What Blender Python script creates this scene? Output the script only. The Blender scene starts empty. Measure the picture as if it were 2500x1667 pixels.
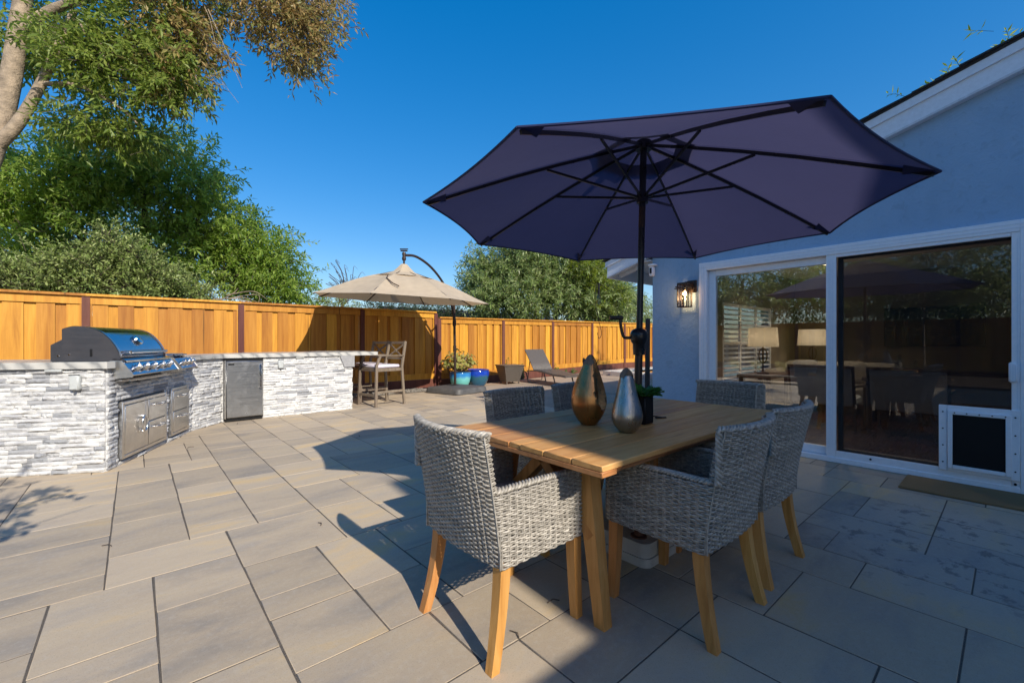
import bpy, bmesh, math, random
import numpy as np
from mathutils import Vector, Matrix
R = math.radians
rnd = random.Random(7)
nrg = np.random.default_rng(11)
scene = bpy.context.scene
COL = scene.collection

# ------------------------------------------------------------------ camera
cam_data = bpy.data.cameras.new('camera')
cam_data.lens = 15.264; cam_data.sensor_width = 36; cam_data.sensor_fit = 'HORIZONTAL'
cam_data.clip_start = 0.05; cam_data.clip_end = 3000
cam = bpy.data.objects.new('camera', cam_data); COL.objects.link(cam)
cam.location = (0, 0, 1.18); cam.rotation_euler = (R(90), 0, R(-41))
scene.camera = cam

# ------------------------------------------------------------------ sky, sun, exposure
SUN_EL, SUN_ROT = 32.95, 185.6
world = bpy.data.worlds.new('World'); scene.world = world; world.use_nodes = True
wn, wl = world.node_tree.nodes, world.node_tree.links
sky = wn.new('ShaderNodeTexSky'); sky.sky_type = 'NISHITA'; sky.sun_disc = False
sky.sun_elevation = R(SUN_EL); sky.sun_rotation = R(SUN_ROT)
sky.altitude = 300; sky.air_density = 1.0; sky.dust_density = 0.9; sky.ozone_density = 3.0
hs = wn.new('ShaderNodeHueSaturation'); hs.inputs['Hue'].default_value = 0.508; hs.inputs['Saturation'].default_value = 1.87
gm = wn.new('ShaderNodeGamma'); gm.inputs['Gamma'].default_value = 0.62
wl.new(sky.outputs[0], gm.inputs['Color']); wl.new(gm.outputs[0], hs.inputs['Color']); wl.new(hs.outputs[0], wn['Background'].inputs[0])
wn['Background'].inputs[1].default_value = 0.113
sun_data = bpy.data.lights.new('sun', 'SUN'); sun_data.energy = 2.15; sun_data.angle = R(0.53)
sun_data.color = (1.0, 0.925, 0.8)
sun = bpy.data.objects.new('sun', sun_data); COL.objects.link(sun)
_a, _e = R(SUN_ROT), R(SUN_EL)
sun.rotation_euler = Vector((math.sin(_a)*math.cos(_e), math.cos(_a)*math.cos(_e), math.sin(_e))).to_track_quat('Z', 'Y').to_euler()
vs = scene.view_settings
vs.view_transform = 'Standard'; vs.look = 'None'; vs.gamma = 1.0; vs.exposure = 1.44
scene.render.engine = 'CYCLES'
cy = scene.cycles
cy.use_denoising = True; cy.max_bounces = 8; cy.transparent_max_bounces = 12; cy.glossy_bounces = 4
cy.sample_clamp_indirect = 6.0; cy.caustics_reflective = False; cy.caustics_refractive = False

# ------------------------------------------------------------------ mesh helpers
class MB:
    """collects vertices and faces for one mesh"""
    def __init__(s): s.v = []; s.f = []
    def add(s, vs_, fs_):
        n = len(s.v); s.v += [tuple(p) for p in vs_]; s.f += [tuple(i+n for i in f) for f in fs_]; return s
    def box(s, c, d, b=0.0, M=None):
        h = [x/2 for x in d]; b = min(b, min(h)*0.9)
        if b <= 0:
            V = [(x*h[0], y*h[1], z*h[2]) for x in (-1, 1) for y in (-1, 1) for z in (-1, 1)]
            Fc = [(0,1,3,2), (4,6,7,5), (0,4,5,1), (2,3,7,6), (0,2,6,4), (1,5,7,3)]
        else:
            V = []; idx = {}
            for x in (-1, 1):
                for y in (-1, 1):
                    for z in (-1, 1):
                        for a in range(3):
                            sg = (x, y, z); idx[(x, y, z, a)] = len(V)
                            V.append(tuple(sg[i]*(h[i] if i == a else h[i]-b) for i in range(3)))
            Fc = []
            for a in range(3):
                o = [i for i in range(3) if i != a]
                for sg in (-1, 1):
                    q = []
                    for (p, r) in ((-1,-1), (1,-1), (1,1), (-1,1)):
                        k = [0,0,0]; k[a] = sg; k[o[0]] = p; k[o[1]] = r; q.append(idx[(*k, a)])
                    if (sg > 0) != (a != 1): q.reverse()
                    Fc.append(tuple(q))
            for a in range(3):
                o = [i for i in range(3) if i != a]
                for p in (-1, 1):
                    for r in (-1, 1):
                        def id_(t, ax):
                            k = [0,0,0]; k[a] = t; k[o[0]] = p; k[o[1]] = r; return idx[(*k, ax)]
                        q = [id_(-1, o[0]), id_(1, o[0]), id_(1, o[1]), id_(-1, o[1])]
                        if (p*r > 0) != (a != 1): q.reverse()
                        Fc.append(tuple(q[::-1]))
            for x in (-1, 1):
                for y in (-1, 1):
                    for z in (-1, 1):
                        q = [idx[(x, y, z, i)] for i in range(3)]
                        if x*y*z < 0: q.reverse()
                        Fc.append(tuple(q))
        if M is not None: V = [tuple(M @ Vector(p)) for p in V]
        return s.add([(p[0]+c[0], p[1]+c[1], p[2]+c[2]) for p in V], Fc)
    def beam(s, a, b, w, h, bev=0.0, up=(0, 0, 1)):
        """box from a to b, w across, h along up"""
        a, b = Vector(a), Vector(b); d = (b-a); L = d.length; x = d.normalized(); u = Vector(up)
        y = u.cross(x)
        if y.length < 1e-4: y = Vector((0, 1, 0)).cross(x)
        y.normalize(); z = x.cross(y)
        M = Matrix((x, y, z)).transposed()
        return s.box((a+b)/2, (L, w, h), bev, M)
    def tube(s, pts, r, n=8, closed=False, cap=True, flat=1.0):
        P = np.array(pts, float); m = len(P)
        rr = np.full(m, r) if np.isscalar(r) else np.array(r, float)
        T = np.zeros_like(P)
        if closed: T = np.roll(P, -1, 0)-np.roll(P, 1, 0)
        else: T[1:-1] = P[2:]-P[:-2]; T[0] = P[1]-P[0]; T[-1] = P[-1]-P[-2]
        T /= np.linalg.norm(T, axis=1)[:, None]+1e-12
        up = np.array((0, 0, 1.)) if abs(T[0][2]) < 0.9 else np.array((1., 0, 0))
        V = []; nv = None
        for i in range(m):
            a = up if nv is None else nv
            a = a-T[i]*(a@T[i]); a /= np.linalg.norm(a)+1e-12; nv = a; b = np.cross(T[i], a)
            for k in range(n):
                t = 2*math.pi*k/n; V.append(P[i]+rr[i]*(math.cos(t)*a+math.sin(t)*b*flat))
        Fc = []
        for i in range(m if closed else m-1):
            j = (i+1) % m
            for k in range(n):
                l = (k+1) % n; Fc.append((i*n+k, i*n+l, j*n+l, j*n+k))
        if cap and not closed: Fc += [tuple(range(n-1, -1, -1)), tuple((m-1)*n+k for k in range(n))]
        return s.add(V, Fc)
    def lathe(s, prof, n=24, c=(0, 0, 0), M=None, cap=True):
        V = []; Fc = []; m = len(prof)
        for (r, z) in prof:
            for k in range(n):
                t = 2*math.pi*k/n; V.append((r*math.cos(t), r*math.sin(t), z))
        for i in range(m-1):
            for k in range(n):
                l = (k+1) % n; Fc.append((i*n+k, i*n+l, (i+1)*n+l, (i+1)*n+k))
        if cap:
            if prof[0][0] > 1e-4: Fc.append(tuple(range(n-1, -1, -1)))
            if prof[-1][0] > 1e-4: Fc.append(tuple((m-1)*n+k for k in range(n)))
        if M is not None: V = [tuple(M @ Vector(p)) for p in V]
        return s.add([(p[0]+c[0], p[1]+c[1], p[2]+c[2]) for p in V], Fc)
    def prism(s, poly, h0, h1, axis='z'):
        """poly: counter-clockwise outline; extruded along axis from h0 to h1 (x: poly is y,z; y: poly is x,z)"""
        def p3(p, h): return {'z': (p[0], p[1], h), 'x': (h, p[0], p[1]), 'y': (p[0], h, p[1])}[axis]
        n = len(poly); V = [p3(p, h0) for p in poly]+[p3(p, h1) for p in poly]
        Fc = [tuple(range(n-1, -1, -1)), tuple(range(n, 2*n))]+[(i, (i+1) % n, n+(i+1) % n, n+i) for i in range(n)]
        return s.add(V, Fc)
    def quad(s, a, b, c, d): return s.add([a, b, c, d], [(0, 1, 2, 3)])

def mesh_np(name, V, F, mat, smooth=True):
    """V (n,3) float array, F (m,k) int array -> mesh"""
    me = bpy.data.meshes.new(name); V = np.ascontiguousarray(V, np.float32); F = np.ascontiguousarray(F, np.int32)
    m, k = F.shape
    me.vertices.add(len(V)); me.vertices.foreach_set('co', V.ravel())
    me.loops.add(m*k); me.loops.foreach_set('vertex_index', F.ravel())
    me.polygons.add(m); me.polygons.foreach_set('loop_start', np.arange(0, m*k, k, dtype=np.int32))
    me.polygons.foreach_set('use_smooth', np.full(m, smooth))
    me.update(calc_edges=True); me.materials.append(mat); return me

def mesh_of(name, mb, mat, angle=38):
    me = bpy.data.meshes.new(name); me.from_pydata(mb.v, [], mb.f)
    bm = bmesh.new(); bm.from_mesh(me); bmesh.ops.recalc_face_normals(bm, faces=bm.faces); bm.to_mesh(me); bm.free()
    me.polygons.foreach_set('use_smooth', [True]*len(me.polygons))
    me.set_sharp_from_angle(angle=R(angle)); me.materials.append(mat); me.update(); return me

def pmat(o):
    return Matrix.LocRotScale(o.location, o.rotation_euler, o.scale)
def wmat(o):
    return (wmat(o.parent) @ o.matrix_parent_inverse @ pmat(o)) if o.parent else pmat(o)

def link(name, me, parent=None, world=True):
    o = bpy.data.objects.new(name, me); COL.objects.link(o)
    if parent is not None:
        o.parent = parent
        if world: o.matrix_parent_inverse = wmat(parent).inverted()
    return o
def obj(name, mb, mat, parent=None, world=True, label=None, angle=38):
    o = link(name, mesh_of(name, mb, mat, angle), parent, world)
    if label: o['label'] = label
    return o
def tag(o, label=None, cat=None, group=None, kind=None):
    if label: o['label'] = label
    if cat: o['category'] = cat
    if group: o['group'] = group
    if kind: o['kind'] = kind
    return o
def thing(name, label, cat, loc=(0, 0, 0), rz=0.0, group=None):
    o = bpy.data.objects.new(name, None); COL.objects.link(o); o.empty_display_size = 0.1
    o.location = loc; o.rotation_euler = (0, 0, rz)
    return tag(o, label, cat, group)
def copy_tree(o, parent=None):
    c = o.copy(); COL.objects.link(c)
    if parent is not None: c.parent = parent; c.matrix_parent_inverse = o.matrix_parent_inverse.copy()
    for ch in list(o.children): copy_tree(ch, c)
    return c
def catmull(pts, n=8):
    P = [np.array(p, float) for p in pts]; P = [2*P[0]-P[1]]+P+[2*P[-1]-P[-2]]; out = []
    for i in range(1, len(P)-2):
        for k in range(n):
            t = k/n; a, b, c, d = P[i-1:i+3]
            out.append(0.5*((2*b)+(-a+c)*t+(2*a-5*b+4*c-d)*t*t+(-a+3*b-3*c+d)*t**3))
    out.append(P[-2]); return out
# ------------------------------------------------------------------ materials
class NT:
    """small node-graph helper"""
    def __init__(s, name):
        s.m = bpy.data.materials.new(name); s.m.use_nodes = True; s.t = s.m.node_tree; s.n = s.t.nodes
        s.bsdf = s.n['Principled BSDF']; s.out = s.n['Material Output']
    def node(s, typ, **kw):
        nd = s.n.new('ShaderNode'+typ)
        for k, v in kw.items(): setattr(nd, k, v)
        return nd
    def put(s, sock, val):
        if hasattr(val, 'links') or hasattr(val, 'is_output'): s.t.links.new(val, sock)
        else:
            if isinstance(val, (tuple, list)) and len(val) == 3 and sock.type == 'RGBA': val = (*val, 1)
            sock.default_value = val
    def pos(s, scale=(1, 1, 1), obj=False, rand=0.0, rot=(0, 0, 0)):
        src = s.node('TexCoord').outputs['Object'] if obj else s.node('NewGeometry').outputs['Position']
        if rand:
            oi = s.node('ObjectInfo'); mu = s.node('VectorMath', operation='ADD')
            sc = s.node('VectorMath', operation='SCALE'); cb = s.node('CombineXYZ')
            for i in range(3): s.put(cb.inputs[i], oi.outputs['Random'])
            s.put(sc.inputs[0], cb.outputs[0]); s.put(sc.inputs['Scale'], rand)
            s.put(mu.inputs[0], src); s.put(mu.inputs[1], sc.outputs[0]); src = mu.outputs[0]
        mp = s.node('Mapping'); s.put(mp.inputs['Vector'], src); mp.inputs['Scale'].default_value = scale
        mp.inputs['Rotation'].default_value = rot
        return mp.outputs[0]
    def noise(s, vec, scale, detail=4, rough=0.55, dist=0.0):
        nd = s.node('TexNoise'); s.put(nd.inputs['Vector'], vec); nd.inputs['Scale'].default_value = scale
        nd.inputs['Detail'].default_value = detail; nd.inputs['Roughness'].default_value = rough
        nd.inputs['Distortion'].default_value = dist
        return nd.outputs['Fac']
    def ramp(s, fac, stops, interp='LINEAR'):
        nd = s.node('ValToRGB'); s.put(nd.inputs[0], fac); cr = nd.color_ramp; cr.interpolation = interp
        while len(cr.elements) < len(stops): cr.elements.new(0.5)
        for e, (p, c) in zip(cr.elements, stops):
            e.position = p; e.color = (*c, 1) if isinstance(c, (tuple, list)) else (c, c, c, 1)
        return nd.outputs[0]
    def mix(s, fac, a, b, mode='MIX'):
        nd = s.node('Mix', data_type='RGBA', blend_type=mode)
        s.put(nd.inputs[0], fac); s.put(nd.inputs[6], a); s.put(nd.inputs[7], b); return nd.outputs[2]
    def math(s, op, a, b=0.0):
        nd = s.node('Math', operation=op); s.put(nd.inputs[0], a); s.put(nd.inputs[1], b); return nd.outputs[0]
    def rand(s, island=False):
        return s.node('NewGeometry').outputs['Random Per Island'] if island else s.node('ObjectInfo').outputs['Random']
    def bump(s, h, strength=0.3, dist=0.01):
        nd = s.node('Bump'); s.put(nd.inputs['Height'], h); nd.inputs['Strength'].default_value = strength
        nd.inputs['Distance'].default_value = dist; s.put(s.bsdf.inputs['Normal'], nd.outputs[0]); return nd
    def fin(s, col=None, rough=None, metal=None, spec=None, **kw):
        for k, v in (('Base Color', col), ('Roughness', rough), ('Metallic', metal), ('Specular IOR Level', spec)):
            if v is not None: s.put(s.bsdf.inputs[k], v)
        for k, v in kw.items(): s.put(s.bsdf.inputs[k], v)
        return s.m

def plain(name, col, rough=0.5, metal=0.0, spec=0.5, nz=0.12, nscale=30, bump=0.0, bdist=0.002, **kw):
    """a colour with slight mottling"""
    t = NT(name); f = t.noise(t.pos(), nscale, 5)
    c2 = tuple(min(1, x*(1+nz)) for x in col); c1 = tuple(x*(1-nz) for x in col)
    if bump: t.bump(t.noise(t.pos(), nscale*4, 3), bump, bdist)
    r = t.ramp(f, [(0.3, max(0, rough-0.07)), (0.7, min(1, rough+0.07))])
    return t.fin(t.ramp(f, [(0.3, c1), (0.7, c2)]), r, metal, spec, **kw)

def wood(name, dark, mid, light, grain=(2.5, 26, 26), rough=0.5, obj_=False, rnd_=9.0, bump=0.12, vary=0.18, knots=0.0):
    t = NT(name); v = t.pos(grain, obj_, rnd_)
    a = t.noise(v, 1.0, 7, 0.62, 0.6); b = t.noise(v, 3.6, 4, 0.6)
    big = t.noise(t.pos((grain[0]*.5, grain[1]*.12, grain[2]*.12), obj_, rnd_), 1.0, 3)
    f = t.math('ADD', t.math('MULTIPLY', a, 0.62), t.math('MULTIPLY', big, 0.38))
    c = t.ramp(f, [(0.32, dark), (0.5, mid), (0.68, light)])
    c = t.mix(t.math('MULTIPLY', t.ramp(b, [(0.55, 0.0), (0.75, 1.0)]), 0.35), c, dark)
    hv = t.node('HueSaturation'); rv = t.rand()
    t.put(hv.inputs['Value'], t.math('ADD', t.math('MULTIPLY', rv, 2*vary), 1-vary)); t.put(hv.inputs['Color'], c)
    t.put(hv.inputs['Hue'], t.math('ADD', t.math('MULTIPLY', rv, 0.016), 0.492))
    c = hv.outputs[0]
    if knots:
        vo = t.node('TexVoronoi'); t.put(vo.inputs['Vector'], t.pos((grain[0]*.42, grain[1]*.16, grain[2]*.16), obj_, rnd_)); vo.inputs['Scale'].default_value = 1.0
        k = t.ramp(vo.outputs['Distance'], [(0.045, 1.0), (0.1, 0.0)])
        c = t.mix(t.math('MULTIPLY', k, knots), c, tuple(x*0.35 for x in dark))
    t.bump(t.math('ADD', a, t.math('MULTIPLY', b, 0.4)), bump, 0.004)
    return t.fin(c, t.ramp(b, [(0.3, rough-0.08), (0.7, rough+0.1)]), spec=0.35)

def leafmat(name, c1, c2, c3, trans=0.35, rough=0.45):
    t = NT(name); r = t.rand(True); col = t.ramp(r, [(0.0, c1), (0.5, c2), (1.0, c3)])
    big = t.noise(t.pos(), 0.9, 2); col = t.mix(t.ramp(big, [(0.4, 0.0), (0.65, 0.3)]), col, c1)
    t.fin(col, rough, spec=0.4)
    tr = t.node('BsdfTranslucent'); t.put(tr.inputs['Color'], t.mix(0.5, col, tuple(min(1, x*2.2) for x in c3)))
    mx = t.node('MixShader'); mx.inputs[0].default_value = trans
    t.t.links.new(t.bsdf.outputs[0], mx.inputs[1]); t.t.links.new(tr.outputs[0], mx.inputs[2])
    t.t.links.new(mx.outputs[0], t.out.inputs['Surface']); return t.m

def fabric(name, col, trans_col=None, trans=0.0, weave=900, rough=0.85, bump=0.15):
    t = NT(name); n1 = t.noise(t.pos(), 6, 4)
    c = t.ramp(n1, [(0.3, tuple(x*.9 for x in col)), (0.7, tuple(min(1, x*1.1) for x in col))])
    t.bump(t.math('ADD', t.noise(t.pos(), weave*.25, 2), t.math('MULTIPLY', t.noise(t.pos(), 9, 3), 2.5)), bump, 0.004)
    t.fin(c, rough, spec=0.2, **{'Sheen Weight': 0.15})
    if trans:
        tr = t.node('BsdfTranslucent'); t.put(tr.inputs['Color'], trans_col)
        mx = t.node('MixShader'); mx.inputs[0].default_value = trans
        t.t.links.new(t.bsdf.outputs[0], mx.inputs[1]); t.t.links.new(tr.outputs[0], mx.inputs[2])
        t.t.links.new(mx.outputs[0], t.out.inputs['Surface'])
    return t.m

def steel(name, col=(0.55, 0.55, 0.56), rough=0.28, grain=(2, 2, 220), aniso=0.0):
    t = NT(name); f = t.noise(t.pos(grain), 1.0, 5); s2 = t.noise(t.pos(), 7, 5, 0.65)
    t.bump(f, 0.015, 0.0005)
    r = t.math('ADD', t.ramp(f, [(0.3, rough-0.06), (0.7, rough+0.06)]), t.ramp(s2, [(0.5, 0.0), (0.8, 0.14)]))
    return t.fin(t.ramp(s2, [(0.35, col), (0.75, tuple(x*0.82 for x in col))]), r, 1.0)

M = {}
def build_mats():
    # pavers: tan to grey to blue-grey streaks
    def paver(name, island):
        t = NT(name); rr = t.rand(island)
        cb = t.node('CombineXYZ'); t.put(cb.inputs[0], t.math('MULTIPLY', rr, 37.0)); t.put(cb.inputs[1], t.math('MULTIPLY', rr, 91.0)); t.put(cb.inputs[2], t.math('MULTIPLY', rr, 13.0))
        ad = t.node('VectorMath', operation='ADD'); t.put(ad.inputs[0], t.node('NewGeometry').outputs['Position']); t.put(ad.inputs[1], cb.outputs[0])
        mp = t.node('Mapping'); t.put(mp.inputs['Vector'], ad.outputs[0]); mp.inputs['Scale'].default_value = (1.5, 4.2, 4.0)
        v = mp.outputs[0]
        a = t.noise(v, 0.9, 5, 0.6, 0.4); b = t.noise(v, 1.9, 4, 0.6)
        f = t.math('ADD', a, t.math('MULTIPLY', t.math('SUBTRACT', rr, 0.5), 0.16))
        c = t.ramp(f, [(0.28, (0.32, 0.275, 0.225)), (0.44, (0.435, 0.35, 0.255)), (0.58, (0.47, 0.378, 0.268)), (0.74, (0.56, 0.4, 0.21))])
        c = t.mix(t.math('MULTIPLY', t.ramp(b, [(0.52, 0.0), (0.75, 1.0)]), 0.4), c, (0.31, 0.288, 0.272))
        hv = t.node('HueSaturation'); t.put(hv.inputs['Color'], c)
        t.put(hv.inputs['Value'], t.math('ADD', t.math('MULTIPLY', rr, 0.22), 0.89)); c = hv.outputs[0]
        fine = t.noise(t.pos(), 170, 4, 0.75); mid = t.noise(t.pos(), 38, 5, 0.65)
        c = t.mix(t.math('MULTIPLY', t.ramp(fine, [(0.54, 0.0), (0.7, 1.0)]), 0.42), c, (0.14, 0.125, 0.11))
        c = t.mix(t.math('MULTIPLY', t.ramp(mid, [(0.35, 1.0), (0.5, 0.0)]), 0.16), c, (0.5, 0.46, 0.4))
        # pale glare painted into the colour near the house door, with dark damp stains
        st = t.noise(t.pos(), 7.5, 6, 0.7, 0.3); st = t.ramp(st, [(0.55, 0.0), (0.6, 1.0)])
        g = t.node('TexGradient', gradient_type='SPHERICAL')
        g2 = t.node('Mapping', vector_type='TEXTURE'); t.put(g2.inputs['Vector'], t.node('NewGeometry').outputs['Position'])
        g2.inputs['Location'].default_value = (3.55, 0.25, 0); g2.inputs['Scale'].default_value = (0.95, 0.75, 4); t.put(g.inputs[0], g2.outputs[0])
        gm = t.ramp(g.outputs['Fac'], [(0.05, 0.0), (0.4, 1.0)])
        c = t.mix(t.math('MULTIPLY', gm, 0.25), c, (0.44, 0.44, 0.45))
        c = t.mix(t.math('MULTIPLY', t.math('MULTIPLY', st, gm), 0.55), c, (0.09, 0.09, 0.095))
        t.bump(t.math('ADD', fine, t.math('MULTIPLY', mid, 0.8)), 0.28, 0.004)
        return t.fin(c, t.ramp(mid, [(0.3, 0.72), (0.7, 0.9)]), spec=0.25)
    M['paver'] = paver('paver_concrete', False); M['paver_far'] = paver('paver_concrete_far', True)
    t = NT('joint_sand'); f = t.noise(t.pos(), 220, 3, 0.7)
    t.bump(f, 0.7, 0.01); M['sand'] = t.fin(t.ramp(f, [(0.3, (0.1, 0.083, 0.068)), (0.6, (0.17, 0.145, 0.12)), (0.75, (0.28, 0.245, 0.2))]), 0.95, spec=0.1)
    t = NT('tan_concrete'); f = t.noise(t.pos((1, 2.2, 1)), 1.4, 6, 0.65); g = t.noise(t.pos(), 160, 3)
    t.bump(g, 0.2, 0.003)
    M['deck'] = t.fin(t.mix(0.25, t.ramp(f, [(0.3, (0.3, 0.225, 0.16)), (0.55, (0.385, 0.29, 0.205)), (0.75, (0.42, 0.335, 0.25))]), t.ramp(g, [(0.3, (0.2, 0.16, 0.12)), (0.7, (0.5, 0.42, 0.34))])), 0.85, spec=0.2)
    M['fence'] = wood('cedar_stain', (0.32, 0.12, 0.012), (0.48, 0.21, 0.024), (0.58, 0.28, 0.042), (16, 16, 1.1), 0.55, knots=0.8, vary=0.28)
    M['post'] = wood('redwood_post', (0.075, 0.022, 0.016), (0.12, 0.038, 0.027), (0.16, 0.055, 0.038), (16, 16, 1.4), 0.6)
    M['teak'] = wood('teak', (0.4, 0.17, 0.052), (0.57, 0.27, 0.09), (0.68, 0.37, 0.14), (2.2, 30, 30), 0.5, knots=0.35, vary=0.13)
    M['teak_leg'] = wood('teak_leg', (0.36, 0.145, 0.036), (0.53, 0.245, 0.068), (0.63, 0.325, 0.11), (34, 34, 3.2), 0.5, obj_=True, knots=0.3, vary=0.1)
    M['grey_wood'] = wood('weathered_wood', (0.12, 0.09, 0.065), (0.19, 0.148, 0.11), (0.25, 0.2, 0.155), (30, 30, 3), 0.65, obj_=True)
    M['dark_timber'] = wood('dark_timber', (0.05, 0.032, 0.024), (0.09, 0.06, 0.044), (0.12, 0.085, 0.062), (20, 20, 2), 0.65)
    # wicker
    t = NT('resin_wicker'); n1 = t.noise(t.pos((1, 1, 1), True), 55, 4, 0.6); rr = t.rand(True)
    c = t.ramp(n1, [(0.3, (0.23, 0.207, 0.175)), (0.55, (0.39, 0.355, 0.305)), (0.75, (0.52, 0.48, 0.42))])
    hv = t.node('HueSaturation'); t.put(hv.inputs['Color'], c); t.put(hv.inputs['Value'], t.math('ADD', t.math('MULTIPLY', rr, 0.45), 0.78))
    t.bump(t.noise(t.pos((1, 1, 1), True), 420, 2), 0.12, 0.001); M['wicker'] = t.fin(hv.outputs[0], 0.42, spec=0.45)
    M['wicker_brown'] = plain('brown_wicker', (0.105, 0.08, 0.062), 0.5, nz=0.3, nscale=60)
    M['cushion'] = fabric('taupe_cushion', (0.17, 0.155, 0.15))
    M['lilac'] = fabric('pale_cushion', (0.62, 0.58, 0.68))
    # stone veneer, counter
    t = NT('ledger_stone'); rr = t.rand(); v = t.pos((2.5, 2.5, 9), False, 13.0)
    a = t.noise(v, 2.6, 7, 0.68, 0.5); b = t.noise(t.pos((1, 1, 1), False, 5.0), 70, 4, 0.7)
    base = t.ramp(rr, [(0.0, (0.27, 0.28, 0.3)), (0.14, (0.38, 0.385, 0.4)), (0.3, (0.56, 0.56, 0.565)), (1.0, (0.7, 0.695, 0.68))])
    c = t.mix(t.ramp(a, [(0.44, 0.0), (0.66, 0.75)]), base, (0.27, 0.28, 0.31))
    c = t.mix(t.math('MULTIPLY', t.ramp(b, [(0.55, 0.0), (0.75, 1.0)]), 0.3), c, (0.32, 0.32, 0.34))
    t.bump(t.math('ADD', t.noise(t.pos((1, 1, 1), False, 5.0), 45, 6, 0.7), a), 0.55, 0.014); M['stone'] = t.fin(c, 0.75, spec=0.3)
    t = NT('grey_marble'); v = t.pos((1, 1, 1), rot=(0.3, 0.7, 0.5)); wv = t.node('TexWave', wave_type='BANDS', bands_direction='X')
    t.put(wv.inputs['Vector'], v); wv.inputs['Scale'].default_value = 2.6; wv.inputs['Distortion'].default_value = 5.5; wv.inputs['Detail'].default_value = 5; wv.inputs['Detail Scale'].default_value = 1.6
    c = t.ramp(wv.outputs['Fac'], [(0.0, (0.24, 0.245, 0.25)), (0.18, (0.37, 0.37, 0.36)), (0.5, (0.46, 0.455, 0.435)), (1.0, (0.53, 0.52, 0.49))])
    c = t.mix(t.math('MULTIPLY', t.noise(t.pos(), 25, 5), 0.25), c, (0.4, 0.39, 0.37)); M['marble'] = t.fin(c, 0.3, spec=0.5)
    M['mortar'] = plain('island_core', (0.3, 0.3, 0.31), 0.9)
    # metals
    M['steel'] = steel('brushed_steel', (0.68, 0.66, 0.63), 0.33)
    M['hood'] = steel('polished_hood', (0.5, 0.51, 0.54), 0.12, (200, 200, 2))
    M['dark_steel'] = steel('dark_side_steel', (0.16, 0.15, 0.155), 0.42)
    M['fridge'] = steel('fridge_steel', (0.38, 0.39, 0.405), 0.34)
    M['chrome'] = plain('chrome', (0.72, 0.72, 0.72), 0.12, 1.0, nz=0.04)
    M['black'] = plain('black_plastic', (0.008, 0.008, 0.009), 0.5, spec=0.25)
    M['black_metal'] = plain('black_metal', (0.012, 0.012, 0.014), 0.32, spec=0.5)
    M['bronze'] = plain('bronze_metal', (0.045, 0.028, 0.022), 0.42, 0.3)
    M['grey_plastic'] = plain('grey_plastic', (0.085, 0.083, 0.082), 0.6, nz=0.25, nscale=8, bump=0.1)
    M['pale_plastic'] = plain('pale_grey_plastic', (0.46, 0.48, 0.48), 0.4)
    M['white'] = plain('white_vinyl', (0.86, 0.86, 0.88), 0.35, nz=0.03)
    M['porch'] = plain('porch_paint', (0.8, 0.8, 0.8), 0.7, nz=0.05)
    M['trim'] = plain('trim_paint', (0.76, 0.79, 0.84), 0.55, nz=0.05, bump=0.05)
    M['soffit'] = plain('soffit_paint', (0.6, 0.62, 0.66), 0.7)
    # house
    t = NT('blue_stucco'); a = t.noise(t.pos(), 16, 6, 0.62, 0.8); b = t.noise(t.pos(), 90, 4, 0.7); big = t.noise(t.pos(), 1.6, 4)
    c = t.ramp(big, [(0.3, (0.29, 0.425, 0.57)), (0.7, (0.335, 0.475, 0.625))])
    st = t.noise(t.pos((3, 3, .7)), 1.3, 6, 0.7); c = t.mix(t.math('MULTIPLY', t.ramp(st, [(0.5, 0.0), (0.75, 1.0)]), 0.22), c, (0.2, 0.28, 0.37))
    c = t.mix(t.math('MULTIPLY', t.ramp(a, [(0.56, 0.0), (0.68, 1.0)]), 0.16), c, (0.1, 0.13, 0.17))
    t.bump(t.math('ADD', t.ramp(a, [(0.42, 0.0), (0.6, 1.0)]), t.math('MULTIPLY', b, 0.4)), 0.28, 0.01); M['stucco'] = t.fin(c, 0.9, spec=0.2)
    M['shingle'] = plain('asphalt_shingle', (0.035, 0.033, 0.034), 0.9, nz=0.4, nscale=120, bump=0.4, bdist=0.004)
    t = NT('coir'); f = t.noise(t.pos(), 300, 3, 0.8); t.bump(f, 1.0, 0.01); M['coir'] = t.fin(t.ramp(f, [(0.3, (0.22, 0.13, 0.06)), (0.7, (0.52, 0.35, 0.18))]), 0.95, spec=0.1)
    M['dark_floor'] = wood('dark_floorboard', (0.03, 0.012, 0.008), (0.055, 0.022, 0.014), (0.085, 0.036, 0.022), (2, 22, 22), 0.25)
    M['room_wall'] = plain('room_wall_paint', (0.24, 0.2, 0.165), 0.8, nz=0.04)
    M['room_ceiling'] = plain('room_ceiling_paint', (0.6, 0.58, 0.55), 0.8, nz=0.03)
    M['linen'] = fabric('linen_shade', (0.72, 0.66, 0.57), (0.66, 0.58, 0.46), 0.35)
    M['grey_fabric'] = fabric('grey_upholstery', (0.55, 0.56, 0.57)); M['beige_fabric'] = fabric('beige_upholstery', (0.42, 0.37, 0.31))
    # glass: clear pane that lets light through and mirrors the yard
    def pane(name, tint, extra=0.0):
        t = NT(name); tr = t.node('BsdfTransparent'); t.put(tr.inputs['Color'], (*tint, 1)); gl = t.node('BsdfGlossy'); gl.inputs['Roughness'].default_value = 0.012
        lw = t.node('LayerWeight'); mx = t.node('MixShader')
        t.put(mx.inputs[0], t.math('MINIMUM', t.math('ADD', t.math('MULTIPLY', t.math('POWER', lw.outputs['Facing'], 5.0), 0.95), 0.05+extra), 1.0))
        t.t.links.new(tr.outputs[0], mx.inputs[1]); t.t.links.new(gl.outputs[0], mx.inputs[2]); t.t.links.new(mx.outputs[0], t.out.inputs['Surface']); return t.m
    M['glass'] = pane('window_glass', (0.92, 0.93, 0.92), 0.2); M['bottle'] = pane('bottle_glass', (0.75, 0.8, 0.8))
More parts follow.
